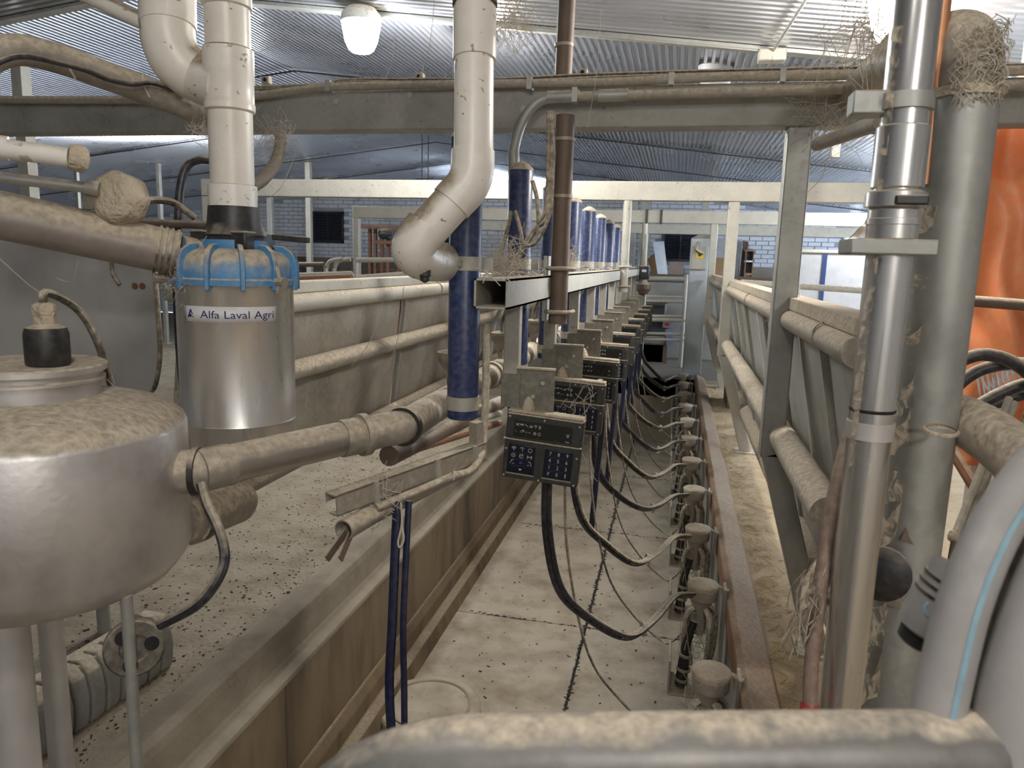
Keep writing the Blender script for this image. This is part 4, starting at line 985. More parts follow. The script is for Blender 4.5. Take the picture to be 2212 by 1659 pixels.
# --- thick grey pole and its dusty arch
gx, gy, GR = .507, 1.61, .057
def zg(y): return onY(2070 - (y - 300) * .11, y, gy).z
t = thing('grey_pole', 'thick grey steel pole with a dusty arched top beside the chrome pole', 'pole', (gx, gy, 0))
MB().cyl((gx, gy, 0), (gx, gy, zg(200)), GR, 32).build('pole', galv, t)
MB().tube(smooth([V((gx, gy, zg(205))), V((gx + .002, gy + .004, zg(130))), V((gx - .012, gy + .05, zg(70))), V((gx - .07, gy + .19, zg(66))), at(1955, 95, 2.0), at(1895, 155, 2.3), at(1835, 215, 2.62)], 8), .054, 28).build('arch', dusty, t)
MB().ring((gx, gy, zg(215)), (gx, gy, zg(195)), GR + .006, .008, 28).build('collar', dustall, t)
mb = MB()
for i in range(260):
    q = V((gx + random.uniform(-.04, .04), gy - .052 + random.uniform(-.004, .006), zg(random.uniform(70, 230)))); d = V((random.uniform(-.014, .014), random.uniform(-.006, .0), random.uniform(-.02, .02)))
    mb.tube(smooth([q - d, q + V((random.uniform(-.01, .01), -.012, 0)), q + d], 3), random.uniform(.0004, .0011), 4, False)
tag(mb.build('cobweb_crust', threadm, t, smooth=False), kind='stuff')
# branch tube towards the viewer
a = V((gx, gy, zg(895)))
MB().tube(smooth([a + V((-.02, 0, .01)), at(2070, 905, 1.55), at(2130, 935, 1.45), at(2195, 985, 1.35), at(2300, 1080, 1.2)], 7), [.052] * 29, 24).build('branch_tube', mat('branch', (.42, .38, .31), .2, .6, dust=1, lo=-.2, hi=.3, bump=.5, cover=.3, bscale=2), t)
q = at(2032, 935, 1.36); MB().lathe([(.026, 0), (.030, .002), (.030, .006), (.026, .008)], q, (0, -.15, 1), 20, False).build('port_rim', dustall, t)
MB().bar(at(1985, 1090, 1.5), at(1955, 1170, 1.5), .028, .03, (0, 1, 0)).build('grip_sleeve', brownp, t)
MB().tube(smooth([at(1950, 1040, 1.53), at(1940, 1060, 1.52), at(1935, 1200, 1.52), at(1925, 1330, 1.54)], 5), .012, 10).build('side_rod', galv, t)
MB().lathe([(.05, 0), (.055, .006), (.055, .02), (.03, .03)], at(1905, 1235, 1.50), (-.3, -1, .1), 24).build('dark_bowl', blackp, t)
MB().ring(V((gx, gy, zg(1290))), V((gx, gy, zg(1270))), GR + .012, .012, 28).build('lower_collar', dusty, t)
o = MB().cyl(at(2048, -60, 1.38), at(1996, 400, 1.42), .0115, 14).build('copper_pipe', copper); tag(o, 'slim copper coloured pipe between the two foreground poles', 'pipe')
o = MB().cyl(onY(1765, 312, 2.4), at(1905, 262, 1.62), .019, 16).build('dusty_brace', dusty); tag(o, 'dust crusted white brace from the bent leg to the chrome pole', 'pipe')
# webs between the poles
k = 0
for (y0_, y1_, y2_, y3_, sg) in ((430, 520, 445, 500, .0), (592, 640, 590, 625, .0), (700, 760, 690, 720, .01), (790, 900, 770, 880, .02), (870, 985, 860, 960, .02), (960, 1110, 980, 1080, .02), (1090, 1180, 1060, 1150, .02), (1250, 1420, 1230, 1400, .03), (1400, 1530, 1380, 1500, .02)):
    P = (V((kx + .033, ky, zk(y0_))), V((kx + .033, ky, zk(y1_)))); Q = (V((gx - .035, gy - .03, zg(y2_))), V((gx - .035, gy - .03, zg(y3_))))
    o = sheet('w', P, Q, 16, 8, sg, .5, .008, k).build('cobweb', webm if k % 2 == 0 else webf, solid=0)
    tag(o, ['topmost dusty cobweb between the two foreground poles', 'second dusty cobweb down between the two foreground poles', 'third cobweb down between the foreground poles', 'fourth cobweb down between the foreground poles', 'cobweb at the branch tube between the poles', 'sixth cobweb down between the foreground poles', 'seventh cobweb down between the foreground poles', 'eighth cobweb down between the foreground poles', 'lowest cobweb between the foreground poles'][k], 'cobweb', 'cobwebs between the poles'); o['kind'] = 'stuff'; k += 1
o = sheet('w', (V((kx - .03, ky - .01, zk(430))), V((kx - .035, ky, zk(520)))), (V((kx - .035, ky, zk(470))), V((kx - .07, ky, zk(520)))), 8, 8, 0, .2, .004, 31).build('cobweb', webm)
tag(o, 'whitish web fan above the pole flange', 'cobweb', kind='stuff')
# red brown hose beside the chrome pole
t = thing('red_hose', 'red brown hose hanging left of the chrome pole', 'hose', tuple(at(1750, 1520, 1.38)))
MB().tube(smooth([at(1838, 925, 1.46), at(1822, 985, 1.44), at(1800, 1080, 1.42), at(1783, 1190, 1.40), at(1765, 1330, 1.39), at(1752, 1450, 1.38), at(1748, 1620, 1.36)], 7), .0135, 14).build('hose', mat('red_hose_m', (.20, .115, .09), 0, .5, dust=.6, lo=.1, hi=.8, cover=.15), t)
MB().cyl(at(1749, 1520, 1.375), at(1748, 1536, 1.372), .0165, 14).build('red_band', inkr, t)
mb = MB()
for i in range(26):
    a0 = at(1762 + random.uniform(-30, 25), 1255 + random.uniform(-40, 40), 1.37 + random.uniform(-.02, .03)); b0 = a0 + V((random.uniform(-.05, .02), random.uniform(-.01, .01), -random.uniform(.06, .16)))
    mb.tube(smooth([a0, a0.lerp(b0, .5) + V((random.uniform(-.02, .02), 0, 0)), b0], 4), random.uniform(.0006, .0018), 5, False)
o = mb.build('web_tassel', hosed, smooth=False); tag(o, 'ragged dusty web tassel caught on the red brown hose', 'cobweb', kind='stuff')
o = sheet('w', (at(1735, 1240, 1.37), at(1725, 1330, 1.37)), (at(1800, 1225, 1.40), at(1795, 1320, 1.40)), 10, 8, .0, .2, .01, 22).build('cobweb', webm); tag(o, 'pale web clump on the red brown hose', 'cobweb', kind='stuff')

# --- front rail
t = thing('front_rail', 'pale curved gate rail across the bottom of the view', 'rail', tuple(at(1400, 1630, .57)))
MB().tube(smooth([at(560, 1990, .60), at(640, 1850, .585), at(705, 1765, .575), at(775, 1705, .57), at(865, 1664, .565), at(965, 1642, .562), at(1080, 1633, .56), at(1400, 1630, .56), at(2000, 1624, .57), at(2500, 1620, .6)], 8), .0305, 28).build('rail_tube', mat('rail_paint', (.26, .25, .235), .45, .45, dust=1.0, lo=.74, hi=.97, grime=.5, scale=22, cover=.05, fine=120, dustcol=(.62, .54, .42)), t)
# --- grey vinyl hoses at right
def stripe(pts, r, off):
    m = MB(); n = len(pts); vs = []; fs = []
    for i, p in enumerate(pts):
        tdir = (pts[min(i + 1, n - 1)] - pts[max(i - 1, 0)]).normalized(); toc = (C0 - p).normalized(); toc = (toc - tdir * toc.dot(tdir)).normalized(); s_ = tdir.cross(toc)
        for a in (off - .12, off + .12): vs.append(p + (toc * math.cos(a) + s_ * math.sin(a)) * (r + .0006))
    fs = [(2 * i, 2 * i + 1, 2 * i + 3, 2 * i + 2) for i in range(n - 1)]
    return m.add(vs, fs)
t = thing('vinyl_hose', 'grey vinyl hose with a pale blue stripe hanging at the right edge', 'hose', tuple(at(2050, 1500, .58)))
pa_ = smooth([at(2330, 900, .66), at(2260, 985, .64), at(2190, 1075, .62), at(2130, 1180, .60), at(2080, 1310, .59), at(2045, 1450, .585), at(2015, 1600, .58), at(1990, 1800, .58)], 8)
MB().tube(pa_, .0195, 24).build('hose', vinyl, t)
stripe(pa_, .0195, -.55).build('stripe', vinylb, t)
t = thing('vinyl_hose', 'plain grey vinyl hose at the far right edge of the picture', 'hose', tuple(at(2170, 1500, .55)))
pb_ = smooth([at(2420, 1010, .62), at(2330, 1150, .60), at(2262, 1290, .585), at(2215, 1430, .575), at(2185, 1560, .57), at(2165, 1800, .565)], 8)
MB().tube(pb_, .026, 24).build('hose', vinyl, t)
o = MB().tube(smooth([at(2330, 1010, .68), at(2230, 1150, .66), at(2165, 1300, .65), at(2120, 1450, .64), at(2090, 1650, .64), at(2070, 1900, .64)], 7), .016, 14).build('vinyl_hose', hosem); tag(o, 'black hose in the gap between the two grey vinyl hoses', 'hose')
a = at(1972, 1392, .72); b = at(2075, 1232, .70); ax_ = (b - a); L2 = ax_.length
t = thing('spray_nozzle', 'grey plastic nozzle with a dark tip behind the striped hose', 'nozzle', tuple(a))
MB().lathe([(.012, 0), (.017, .003), (.019, .016)], a, ax_, 20).build('tip', blackp, t)
MB().lathe([(.017, .014), (.024, .018), (.0255, .03), (.0245, L2)], a, ax_, 24).build('body', vinyl, t)
for f in (.62, .72, .82): MB().ring(a + ax_ * f, a + ax_ * (f + .035), .0262, .003, 24).build('groove', blackp, t)
toc = (C0 - a).normalized(); q = a + ax_ * .46 + toc * .0225
MB().lathe([(.0075, 0), (.0095, .001), (.0095, .003), (.0075, .0035)], q, toc, 16, False).build('emblem_ring', vinylb, t)
MB().lathe([(.004, 0), (.004, .002)], q, toc, 12).build('emblem_dot', blackp, t)

# ================================================================== RIGHT BACKGROUND
# corrugated partition with tarp
pw = sroot('wall_partition')
for k in range(6):
    x0 = 1.45 + k * .62
    def fn(u, v, x0=x0): x = x0 + u * .62; return V((x, 3.95 + .012 * (1 if (int(u * 20) % 2) else -1), v * (cz(x) - .02)))
    MB().grid(fn, 40, 1).build('wall_sheet', corrm, pw, solid=.004, smooth=False)
def tarp(u, v):
    x = 1.24 + u * 1.2; z = .62 + v * (1.92 - .28 * max(0, .35 - u) / .35)
    f = .035 * math.sin(u * 21 + math.sin(v * 5) * 1.5) + .022 * math.sin(u * 47 + v * 9 + math.sin(v * 17)) + .018 * math.sin(v * 13 + u * 6)
    f *= 1 + .9 * max(0, .5 - v)
    return V((x + .02 * math.sin(v * 7), 3.74 + f - .10 * max(0, .45 - v), z))
o = MB().grid(tarp, 90, 70).build('tarp', tarpm, solid=.002); tag(o, 'creased orange tarpaulin hanging against the right partition', 'tarp')
o = MB().tube([onY(2070, 648, 3.45), onY(2330, 668, 3.45)], .024, 14).build('tarp_bar', brownp); tag(o, 'dark horizontal bar crossing the orange tarpaulin', 'bar')
# black hoses looping over a basket
for k, ps in enumerate(([(2060, 845), (2052, 800), (2075, 780), (2130, 766), (2200, 790), (2290, 870)], [(2058, 842), (2090, 815), (2130, 795), (2200, 785), (2300, 800)], [(2065, 875), (2110, 875), (2160, 850), (2220, 828), (2320, 815)], [(2130, 880), (2160, 868), (2220, 850), (2320, 845)])):
    yk = 2.55 + .04 * k
    o = MB().tube(smooth([onY(x, y, yk) for x, y in ps], 7), .020, 12).build('coiled_hose', hosem)
    tag(o, ['topmost black hose arching in front of the tarpaulin', 'second black hose under the arch before the tarpaulin', 'black hose crossing the wire basket', 'lowest black hose below the wire basket'][k], 'hose', 'black hoses by the tarpaulin')
t = thing('wire_basket', 'white wire basket in front of the orange tarpaulin', 'basket', tuple(onY(2170, 860, 2.75)))
c0_, c1_, c2_ = onY(2108, 795, 2.75), onY(2185, 780, 2.85), onY(2212, 803, 2.7)
d0_, d1_ = onY(2118, 858, 2.75), onY(2192, 845, 2.85)
def wire(a, b, r=.0035): MB().cyl(a, b, r, 6).build('wire', board_w, t)
wire(c0_, c1_); wire(c1_, c2_); wire(c0_, c2_, .003); wire(d0_, d1_)
for i in range(8):
    f = i / 7; wire(c0_.lerp(c1_, f), d0_.lerp(d1_, f)); wire(c0_.lerp(c2_, f), d0_.lerp(d1_, f) + V((.02, -.06, 0)), .003)
for k, (x0, y0_, x1, y1_) in enumerate(((2180, 860, 2062, 1160), (2192, 870, 2078, 1168), (2225, 880, 2150, 1080), (2240, 905, 2175, 1095), (2256, 920, 2190, 1130))):
    t = thing('fork_handle', '%s pale wooden tool handle leaning at the right, counted from the left' % ORD[k], 'tool', tuple(onY(x1, y1_, 2.2)), 'tool handles by the tarpaulin')
    p_, q = onY(x0, y0_, 2.45), onY(x1, y1_, 2.15)
    MB().cyl(p_, q, .011, 10).build('handle', galvl if k < 2 else pvc, t)
    MB().lathe([(.016, -.012), (.018, 0), (.014, .012)], q, q - p_, 12).build('end_knob', dustall, t)
    e = V((q.x, q.y, 0)); MB().cyl(q, e + V((-.05, -.05, 0)), .008, 8).build('shaft', brownp, t)
t = thing('small_shovel', 'pale shovel blade on the right platform', 'shovel', tuple(onY(2065, 1190, 2.3)))
MB().grid(lambda u, v: onY(2040 + 70 * u + 30 * v, 1225 - 55 * v + 10 * u, 2.3 + .1 * v) + V((0, -.02 * math.sin(PI * u), 0)), 8, 4).build('blade', galvl, t, solid=.003)
MB().cyl(onY(2075, 1180, 2.36), onY(2200, 1020, 2.6), .012, 10).build('handle', pvc, t)
# heap of sticks under the tarp
t = thing('stick_heap', 'heap of dusty sticks and bars below the tarpaulin', 'heap', (1.6, 3.3, 0))
for i in range(46):
    c = V((1.55 + random.uniform(-.25, .7), 3.25 + random.uniform(-.35, .3), .06 + random.uniform(0, .7))); a_ = random.uniform(0, PI); d = V((math.cos(a_), math.sin(a_) * .6, random.uniform(-.7, .9))).normalized() * random.uniform(.15, .4)
    e0, e1 = c - d, c + d
    e0.z = max(.02, e0.z); e1.z = max(.02, e1.z); MB().cyl(e0, e1, random.uniform(.008, .028), 8).build('stick', random.choice((brownp, rustm, galv, dusty, pvc)), t)

# ================================================================== FAR BACKGROUND
# galvanised pillar at the pit end
py_ = 10.25; xa, xb_ = onY(1484, 650, py_).x, onY(1524, 650, py_).x
t = thing('sheet_pillar', 'pale galvanised sheet metal pillar at the far end of the pit', 'pillar', ((xa + xb_) / 2, py_, 0))
zt = onY(1500, 515, py_).z
MB().box(((xa + xb_) / 2, py_, zt / 2 + .02), (xb_ - xa, .26, zt - .04)).build('body', mat('pillar_zinc', (.52, .57, .60), .45, .5, dust=.7, grime=.35, scale=4, bump=.1), t, bev=.01)
MB().prism([(xa, py_ - .13, zt), (xb_, py_ - .13, zt), (xb_, py_ - .13, zt + .04), (xa + .12, py_ - .13, zt + .06)], (0, .26, 0)).build('top_cap', galvl, t)
sx = onY(1511, 549, py_).x
b_ = MB().box((sx - .01, py_ - .15, 1.62), (.18, .04, .26)).build('meter_box', galvl, t, bev=.004)
MB().box((sx, py_ - .175, onY(1511, 551, py_).z), (.10, .006, .085)).build('yellow_sticker', inky, b_)
MB().lathe([(.022, 0), (.022, .002)], (sx, py_ - .179, onY(1511, 551, py_).z), (0, -1, 0), 10).build('sticker_mark', blackp, b_)
MB().box((sx - .02, py_ - .16, 1.48), (.2, .06, .05)).build('box_ledge', galvl, b_)
MB().tube(smooth([(sx - .02, py_ - .16, zt - .05), (sx - .05, py_ - .2, zt - .15), (sx + .04, py_ - .18, zt - .2)], 5), .02, 8).build('cable_loop', hosed, t)
# far gate rails across the pit end
for k, (y0_, r_) in enumerate(((601, .035), (640, .018), (650, .02), (682, .022), (690, .03), (720, .022), (733, .022))):
    o = MB().cyl(onY(1392, y0_, 11.2), onY(1480, y0_ + 2, 11.2), r_, 12).build('gate_rail', galvl); tag(o, '%s horizontal rail beyond the pit end, counted from the top' % ORD[k], 'rail', 'rails beyond the pit end')
t = thing('gate_post', 'thin upright holding the rails beyond the pit end', 'post', tuple(onY(1395, 760, 11.2)))
p_ = onY(1394, 600, 11.2); MB().cyl((p_.x, 11.2, 0), (p_.x, 11.2, p_.z + .05), .03, 12).build('post', galvl, t)
q = onY(1482, 600, 11.2); MB().cyl((q.x, 11.2, 0), (q.x, 11.2, q.z + .05), .03, 12).build('post', galvl, t)
o = MB().box((-.15, 12.2, .62), (1.6, .06, 1.2)).build('concrete_panel', mat('grey_panel', (.30, .29, .26), 0, .85, grime=.5, scale=3)); tag(o, 'stained grey panel standing behind the far rails', 'panel')
# junk behind the far rails
junk = [((1410, 675), .42, .30, .34, blackp, 'black plastic crate with rounded top behind the far rails', 'crate'), ((1415, 705), .55, .3, .22, mat('dark_bin', (.03, .034, .045), 0, .5), 'dark storage box behind the far rails', 'box'), ((1412, 735), .5, .3, .12, greyp, 'grey tray on the floor behind the far rails', 'tray')]
for (px, py), w, d_, h_, m_, lb, ct in junk:
    c = onY(px, py, 11.7); t = thing(ct if ct != 'box' else 'storage_box', lb, ct, (c.x, 11.7, 0))
    MB().box((c.x, 11.7, c.z), (w, d_, h_)).build('body', m_, t, bev=.04); MB().box((c.x, 11.7, c.z + h_ / 2), (w * 1.05, d_ * 1.05, .03)).build('lid', m_, t, bev=.01)
    MB().box((c.x, 11.75, (c.z - h_ / 2) / 2), (w * .6, d_ * .5, max(.02, c.z - h_ / 2))).build('stand', wood, t)
c = onY(1441, 700, 11.55); t = thing('red_carton', 'small grey carton with a red label behind the far rails', 'carton', tuple(c))
MB().box(c, (.13, .1, .11)).build('body', greyp, t, bev=.004); MB().box(c + V((0, -.052, 0)), (.07, .004, .05)).build('label', inkr, t); MB().box((c.x, c.y, (c.z - .055) / 2), (.05, .05, c.z - .055)).build('stand', wood, t)
o = MB().prism([onY(x, y, 11.5) for x, y in ((1437, 712), (1452, 708), (1455, 745), (1440, 748))], (0, .03, 0)).build('blue_flap', mat('blue_flap_m', (.17, .21, .34), 0, .6)); tag(o, 'blue grey plastic flap hanging on the far rails', 'sheet')
# round dark lamp head hanging near the far end of the rack
c = onY(1390, 622, 8.9); t = thing('hanging_motor', 'dark round motor with a square head hanging by the far rack pipe', 'motor', tuple(c))
MB().lathe([(.001, -.085), (.05, -.07), (.085, -.01), (.08, .04), (.04, .07)], c, n=20).build('bowl', brownp, t); MB().box(c + V((0, 0, .18)), (.12, .1, .16)).build('head', blackp, t, bev=.015)
MB().box(c + V((0, -.055, .2)), (.05, .01, .03)).build('window', board_w, t); MB().cyl(c + V((0, 0, .25)), c + V((0, 0, .62)), .02, 8).build('hanger', galvl, t)
# leaning boards on a bench
bench = thing('work_bench', 'long dark bench in front of the far brick wall', 'bench', (2.0, 14.6, 0))
bzz = onY(1600, 597, 14.6).z
MB().box((1.3, 14.6, bzz - .04), (5.4, .7, .08)).build('bench_top', wood, bench, bev=.006)
for x in (-1.2, 0.3, 1.8, 3.4): MB().box((x, 14.6, (bzz - .08) / 2), (.1, .6, bzz - .08)).build('bench_leg', wood, bench)
MB().box((1.3, 14.8, bzz / 2 - .1), (5.4, .05, bzz - .3)).build('back_board', wood, bench)
def board(px, w, m, lb, y=14.55, th=.04, lean=.12):
    pts = [onY(x, yy, y) for x, yy in px]; base = min(p.z for p in pts)
    o = MB().prism([V((p.x, y + lean * (p.z - base), max(p.z, bzz))) for p in pts], (0, th, 0)).build('leaning_board', m); tag(o, lb, 'board', 'boards on the far bench'); return o
board([(1420, 596), (1442, 596), (1434, 521), (1410, 522)], .3, board_w, 'white channelled board leaning left of the dark far window', 14.35, .1)
board([(1408, 596), (1420, 596), (1415, 545), (1398, 560)], .3, board_b, 'brown rounded board behind the white leaning board', 14.6)
board([(1545, 600), (1595, 600), (1605, 517), (1542, 512)], .3, board_g, 'large grey board leaning on the far bench', 14.62)
board([(1530, 600), (1578, 600), (1580, 558), (1532, 556)], .3, board_b, 'brown cardboard sheet in front of the grey board', 14.3)
board([(1597, 600), (1607, 600), (1618, 522), (1606, 520)], .3, mat('umber', (.12, .075, .05), 0, .7), 'narrow dark brown board beside the grey board', 14.5)
board([(1445, 596), (1475, 596), (1478, 566), (1446, 566)], .3, mat('pinkish', (.36, .27, .24), 0, .7), 'pinkish low board under the dark far window', 14.65)
c = onY(1617, 570, 14.4); t = thing('side_cabinet', 'small open shelf cabinet on the far bench', 'cabinet', (c.x, 14.4, bzz))
for (u0, u1, z0, z1) in ((1608, 1611, 540, 600), (1624, 1627, 540, 600), (1608, 1627, 540, 543), (1608, 1627, 563, 566), (1608, 1627, 590, 594)):
    a, b = onY(u0, z1, 14.4), onY(u1, z0, 14.4); MB().box(((a.x + b.x) / 2, 14.45, max(bzz, (a.z + b.z) / 2)), (abs(b.x - a.x), .25, abs(b.z - a.z))).build('shelf_board', board_b if z0 != 563 else board_w, t)
MB().box((c.x, 14.58, c.z + .05), (.15, .02, .45)).build('back', mat('slate', (.10, .12, .16), 0, .7), t)
# pale timber wall piece right of it
o = MB().box((onY(1652, 590, 15.4).x, 15.4, .75), (.55, .1, 1.5)).build('weathered_panel', mat('grey_timber', (.24, .21, .18), 0, .8, grime=.4)); tag(o, 'weathered grey panel by the far wall right of the boards', 'panel')
# white tank with navy strap
ty = 9.2; A1, A2 = onY(1722, 545, ty), onY(1868, 690, ty)
t = thing('white_tank', 'white boxy tank with a navy strap behind the right fence', 'tank', ((A1.x + A2.x) / 2, ty, 0))
w_t = A2.x - A1.x; zt2 = A1.z
MB().prism([(A1.x, ty, .55), (A1.x + .35, ty, .3), (A2.x, ty, .3), (A2.x, ty, zt2), (A1.x, ty, zt2)], (0, .8, 0)).build('body', whitep, t, bev=.03)
MB().box(((A1.x + A2.x) / 2, ty + .4, zt2 + .015), (w_t * 1.02, .84, .04)).build('lid', galvl, t, bev=.01)
sxp = onY(1778, 600, ty).x
MB().box((sxp, ty - .006, zt2 / 2 + .15), (.045, .012, zt2 - .3)).build('strap', mat('navy_strap', (.015, .04, .14), 0, .5), t)
for x in (A1.x + .42, A2.x - .1): MB().box((x, ty + .4, .15), (.08, .7, .3)).build('foot', galv, t)
for k, (y0_, y1_) in enumerate(((622, 630), (674, 684))):
    o = MB().cyl(onY(1600, y0_ - 12, 7.6), onY(1960, y1_ + 4, 7.6), .03, 12).build('pen_rail', galvl); tag(o, ['upper pen rail in front of the white tank', 'lower pen rail in front of the white tank'][k], 'rail', 'pen rails')
t = thing('pen_post', 'upright post carrying the pen rails by the bent leg', 'post', tuple(onY(1722, 690, 7.6)))
p_ = onY(1722, 618, 7.6); MB().cyl((p_.x, 7.6, 0), (p_.x, 7.6, p_.z + .03), .035, 12).build('post', galvl, t)
p_ = onY(1960, 640, 7.6); MB().cyl((p_.x, 7.6, 0), (p_.x, 7.6, p_.z + .03), .035, 12).build('post', galvl, t)
for k in range(5):
    c = onY(1655 + 9 * k, 663, 8.4); o = MB().lathe([(.001, -.12), (.09, -.08), (.11, 0), (.07, .09), (.001, .12)], c, (random.uniform(-.4, .4), random.uniform(-.4, .4), 1), 8).build('dark_bag', mat('bag', (.03, .036, .045), 0, .35, bump=.6, bscale=4)); tag(o, '%s dark plastic bag behind the fence rail, from the left' % ORD[k], 'bag', 'dark bags')
o = MB().box((onY(1675, 680, 8.4).x, 8.4, .42), (.9, .6, .84)).build('bag_pallet', wood); tag(o, 'old wooden block under the dark bags', 'block')
# rusty frame behind the left fence
fy_ = 13.0
t = thing('rusty_frame', 'rust brown steel frame standing before the far brick wall', 'frame', (onY(820, 600, fy_).x, fy_, 0))
for x in (785, 797, 812, 832, 856, 868):
    a, b = onY(x, 492, fy_), onY(x, 605, fy_); MB().box((a.x, fy_ + (x % 3) * .15, a.z / 2), (.055, .06, a.z)).build('upright', rustm, t)
for y0_ in (490, 523):
    a, b = onY(780 if y0_ == 490 else 812, y0_, fy_), onY(885, y0_, fy_); MB().box(((a.x + b.x) / 2, fy_, a.z), (b.x - a.x, .08, .06)).build('crossbar', rustm, t)
c = onY(835, 505, fy_ - .1); t = thing('black_unit', 'black motor unit mounted in the rusty frame', 'motor', tuple(c)); MB().lathe([(.06, 0), (.10, .05), (.10, .24), (.06, .3)], c + V((-.14, 0, 0)), (1, 0, 0), 12).build('drum', blackp, t); MB().box(c + V((.16, 0, 0)), (.2, .15, .16)).build('box', blackp, t)
# rails of the far left stall, bent tubes
for k, (x0, y0_, x1, y1_, m_) in enumerate(((590, 603, 760, 597, rustm), (770, 600, 880, 592, galvl), (640, 595, 760, 591, galvl), (770, 562, 960, 561, galvl), (600, 572, 700, 571, wood))):
    yy_ = 8.2 + k * .3; a, b = onY(x0, y0_, yy_), onY(x1, y1_, yy_); o = thing('stall_tube', '', 'rail', (a.x, yy_, 0))
    MB().cyl(a, b, .035, 10).build('tube', m_, o)
    for e in (a, b): MB().cyl((e.x, e.y, 0), e, .03, 10).build('post', m_, o)
    tag(o, ['rust tinted tube above the left fence rail', 'grey tube right of the pale end leg', 'grey tube left of the pale end leg', 'long pale tube in front of the rusty frame', 'dark timber tube below the far louvred window'][k], 'rail', 'far stall tubes')
for k, x0 in enumerate((722, 705)):
    o = MB().tube(smooth([V((onY(x0, 596, 9.0).x, 9.0, 0)), onY(x0, 596, 9.0), onY(x0 + 1, 578, 9.0), onY(x0 + 10, 564, 9.0), onY(x0 + 35, 560, 9.0)], 6), .03, 10).build('bent_tube', dusty if k == 0 else galv); tag(o, ['tan bent tube left of the pale end leg', 'grey bent tube behind the tan one'][k], 'rail')
t = thing('timber_stack', 'dark old timber stacked under the far louvred window', 'timber', (onY(650, 570, 15.3).x, 15.3, 0))
for k in range(6): MB().box((onY(720, 570, 15.3).x + random.uniform(-.2, .2), 15.3 - .05 * k, .1 + k * .25), (4.6, .3, .2)).build('beam', wood, t)
# thin uprights on the left and the ceiling post
for k, (x0, yt, yb2, Y_p, w_) in enumerate(((40, -40, 440, 5.4, .10), (168, 350, 470, 9.0, .05), (345, 355, 480, 10.5, .06), (583, 425, 560, 12.0, .09), (667, 430, 600, 12.0, .09))):
    xx = onY(x0 + (8 if k == 0 else 0), 200 if k == 0 else 420, Y_p).x
    t = thing('ceiling_post', ['square galvanised post rising to the ceiling at the left edge', 'thin upright left of the junction box', 'thin upright between junction box and drain pipe', 'upright left of the far louvred window', 'pale upright beside the far louvred window'][k], 'post', (xx, Y_p, 0), 'background uprights')
    MB().box((xx, Y_p, cz(xx) / 2), (w_, w_, cz(xx) - .01)).build('post', galvl if k in (0, 4) else galv, t, bev=.004); MB().box((xx, Y_p, .01), (w_ * 2, w_ * 2, .02)).build('base_plate', galv, t)
for k, (x0, Y_p, w_) in enumerate(((1384, 15.2, .16), (1545, 15.4, .12), (1822, 5.2, .05))):
    xx = onY(x0, 150, Y_p).x; t = thing('ceiling_post', ['pale square post behind the far cross beam', 'post far beyond the second right leg', 'short hanger post above the beam by the chrome pole'][k], 'post', (xx, Y_p, 2.0), 'background uprights')
    zb_ = 2.2 if k == 2 else 0
    MB().box((xx, Y_p, (cz(xx) + zb_) / 2), (w_, w_, cz(xx) - zb_)).build('post', galvl, t, bev=.004)
    if k == 0: MB().box((xx + .24, Y_p + .3, (cz(xx)) / 2), (.2, .16, cz(xx))).build('twin_post', galv, t)
t = thing('tee_hanger', 'thin dark tee bar hanging under the far ceiling', 'bar', tuple(onY(917, 400, 11)))
a, b = onY(898, 386, 11), onY(936, 384, 11); MB().cyl(a, b, .012, 6).build('bar', hosem, t)
for f in (.35, .7): p_ = a.lerp(b, f); MB().cyl(p_, (p_.x, 11, cz(p_.x)), .008, 6).build('rod', hosem, t); MB().cyl(p_, p_ + V((0, 0, -.1)), .008, 6).build('stub', hosem, t)

# ================================================================== LOOSE STUFF
mb = MB()
for i in range(3200):
    y = 1.1 + (random.random() ** 1.6) * 7; x = -1.56 - random.random() ** 1.3 * .9
    s_ = random.uniform(.0015, .006) * (2 if random.random() < .05 else 1)
    mb.box((x, y, .002), (s_, s_ * random.uniform(.5, 2.5), s_ * .5), Matrix.Rotation(random.uniform(0, 3), 3, 'Z'))
o = mb.build('dung_crumbs', crumbm, smooth=False); tag(o, 'dark crumbs scattered over the dusty left platform', 'crumbs', kind='stuff')
mb = MB()
for i in range(1300):
    y = 2.3 + (random.random() ** 1.5) * 7; x = .46 + abs(random.gauss(0, .07)); 
    if i % 3 == 0: x = random.uniform(.46, .95)
    a_ = random.uniform(0, PI); d = V((math.cos(a_), math.sin(a_), random.uniform(-.05, .25))) * random.uniform(.006, .03)
    c = V((x, y, .006)); mb.tube([c - d, c + d], random.uniform(.0008, .002), 4, False)
o = mb.build('straw_bits', chaff, smooth=False); tag(o, 'bits of straw scattered along the right kerb', 'straw', kind='stuff')
mb = MB()
for i in range(260):
    c = V((random.uniform(-1.25, .15), 2.9 + random.random() ** 1.4 * 5, PZ + .003)); s_ = random.uniform(.002, .008)
    mb.box(c, (s_, s_ * random.uniform(.5, 3), .004), Matrix.Rotation(random.uniform(0, 3), 3, 'Z'))
o = mb.build('pit_grit', crumbm, smooth=False); tag(o, 'grit scattered on the pit floor', 'grit', kind='stuff')
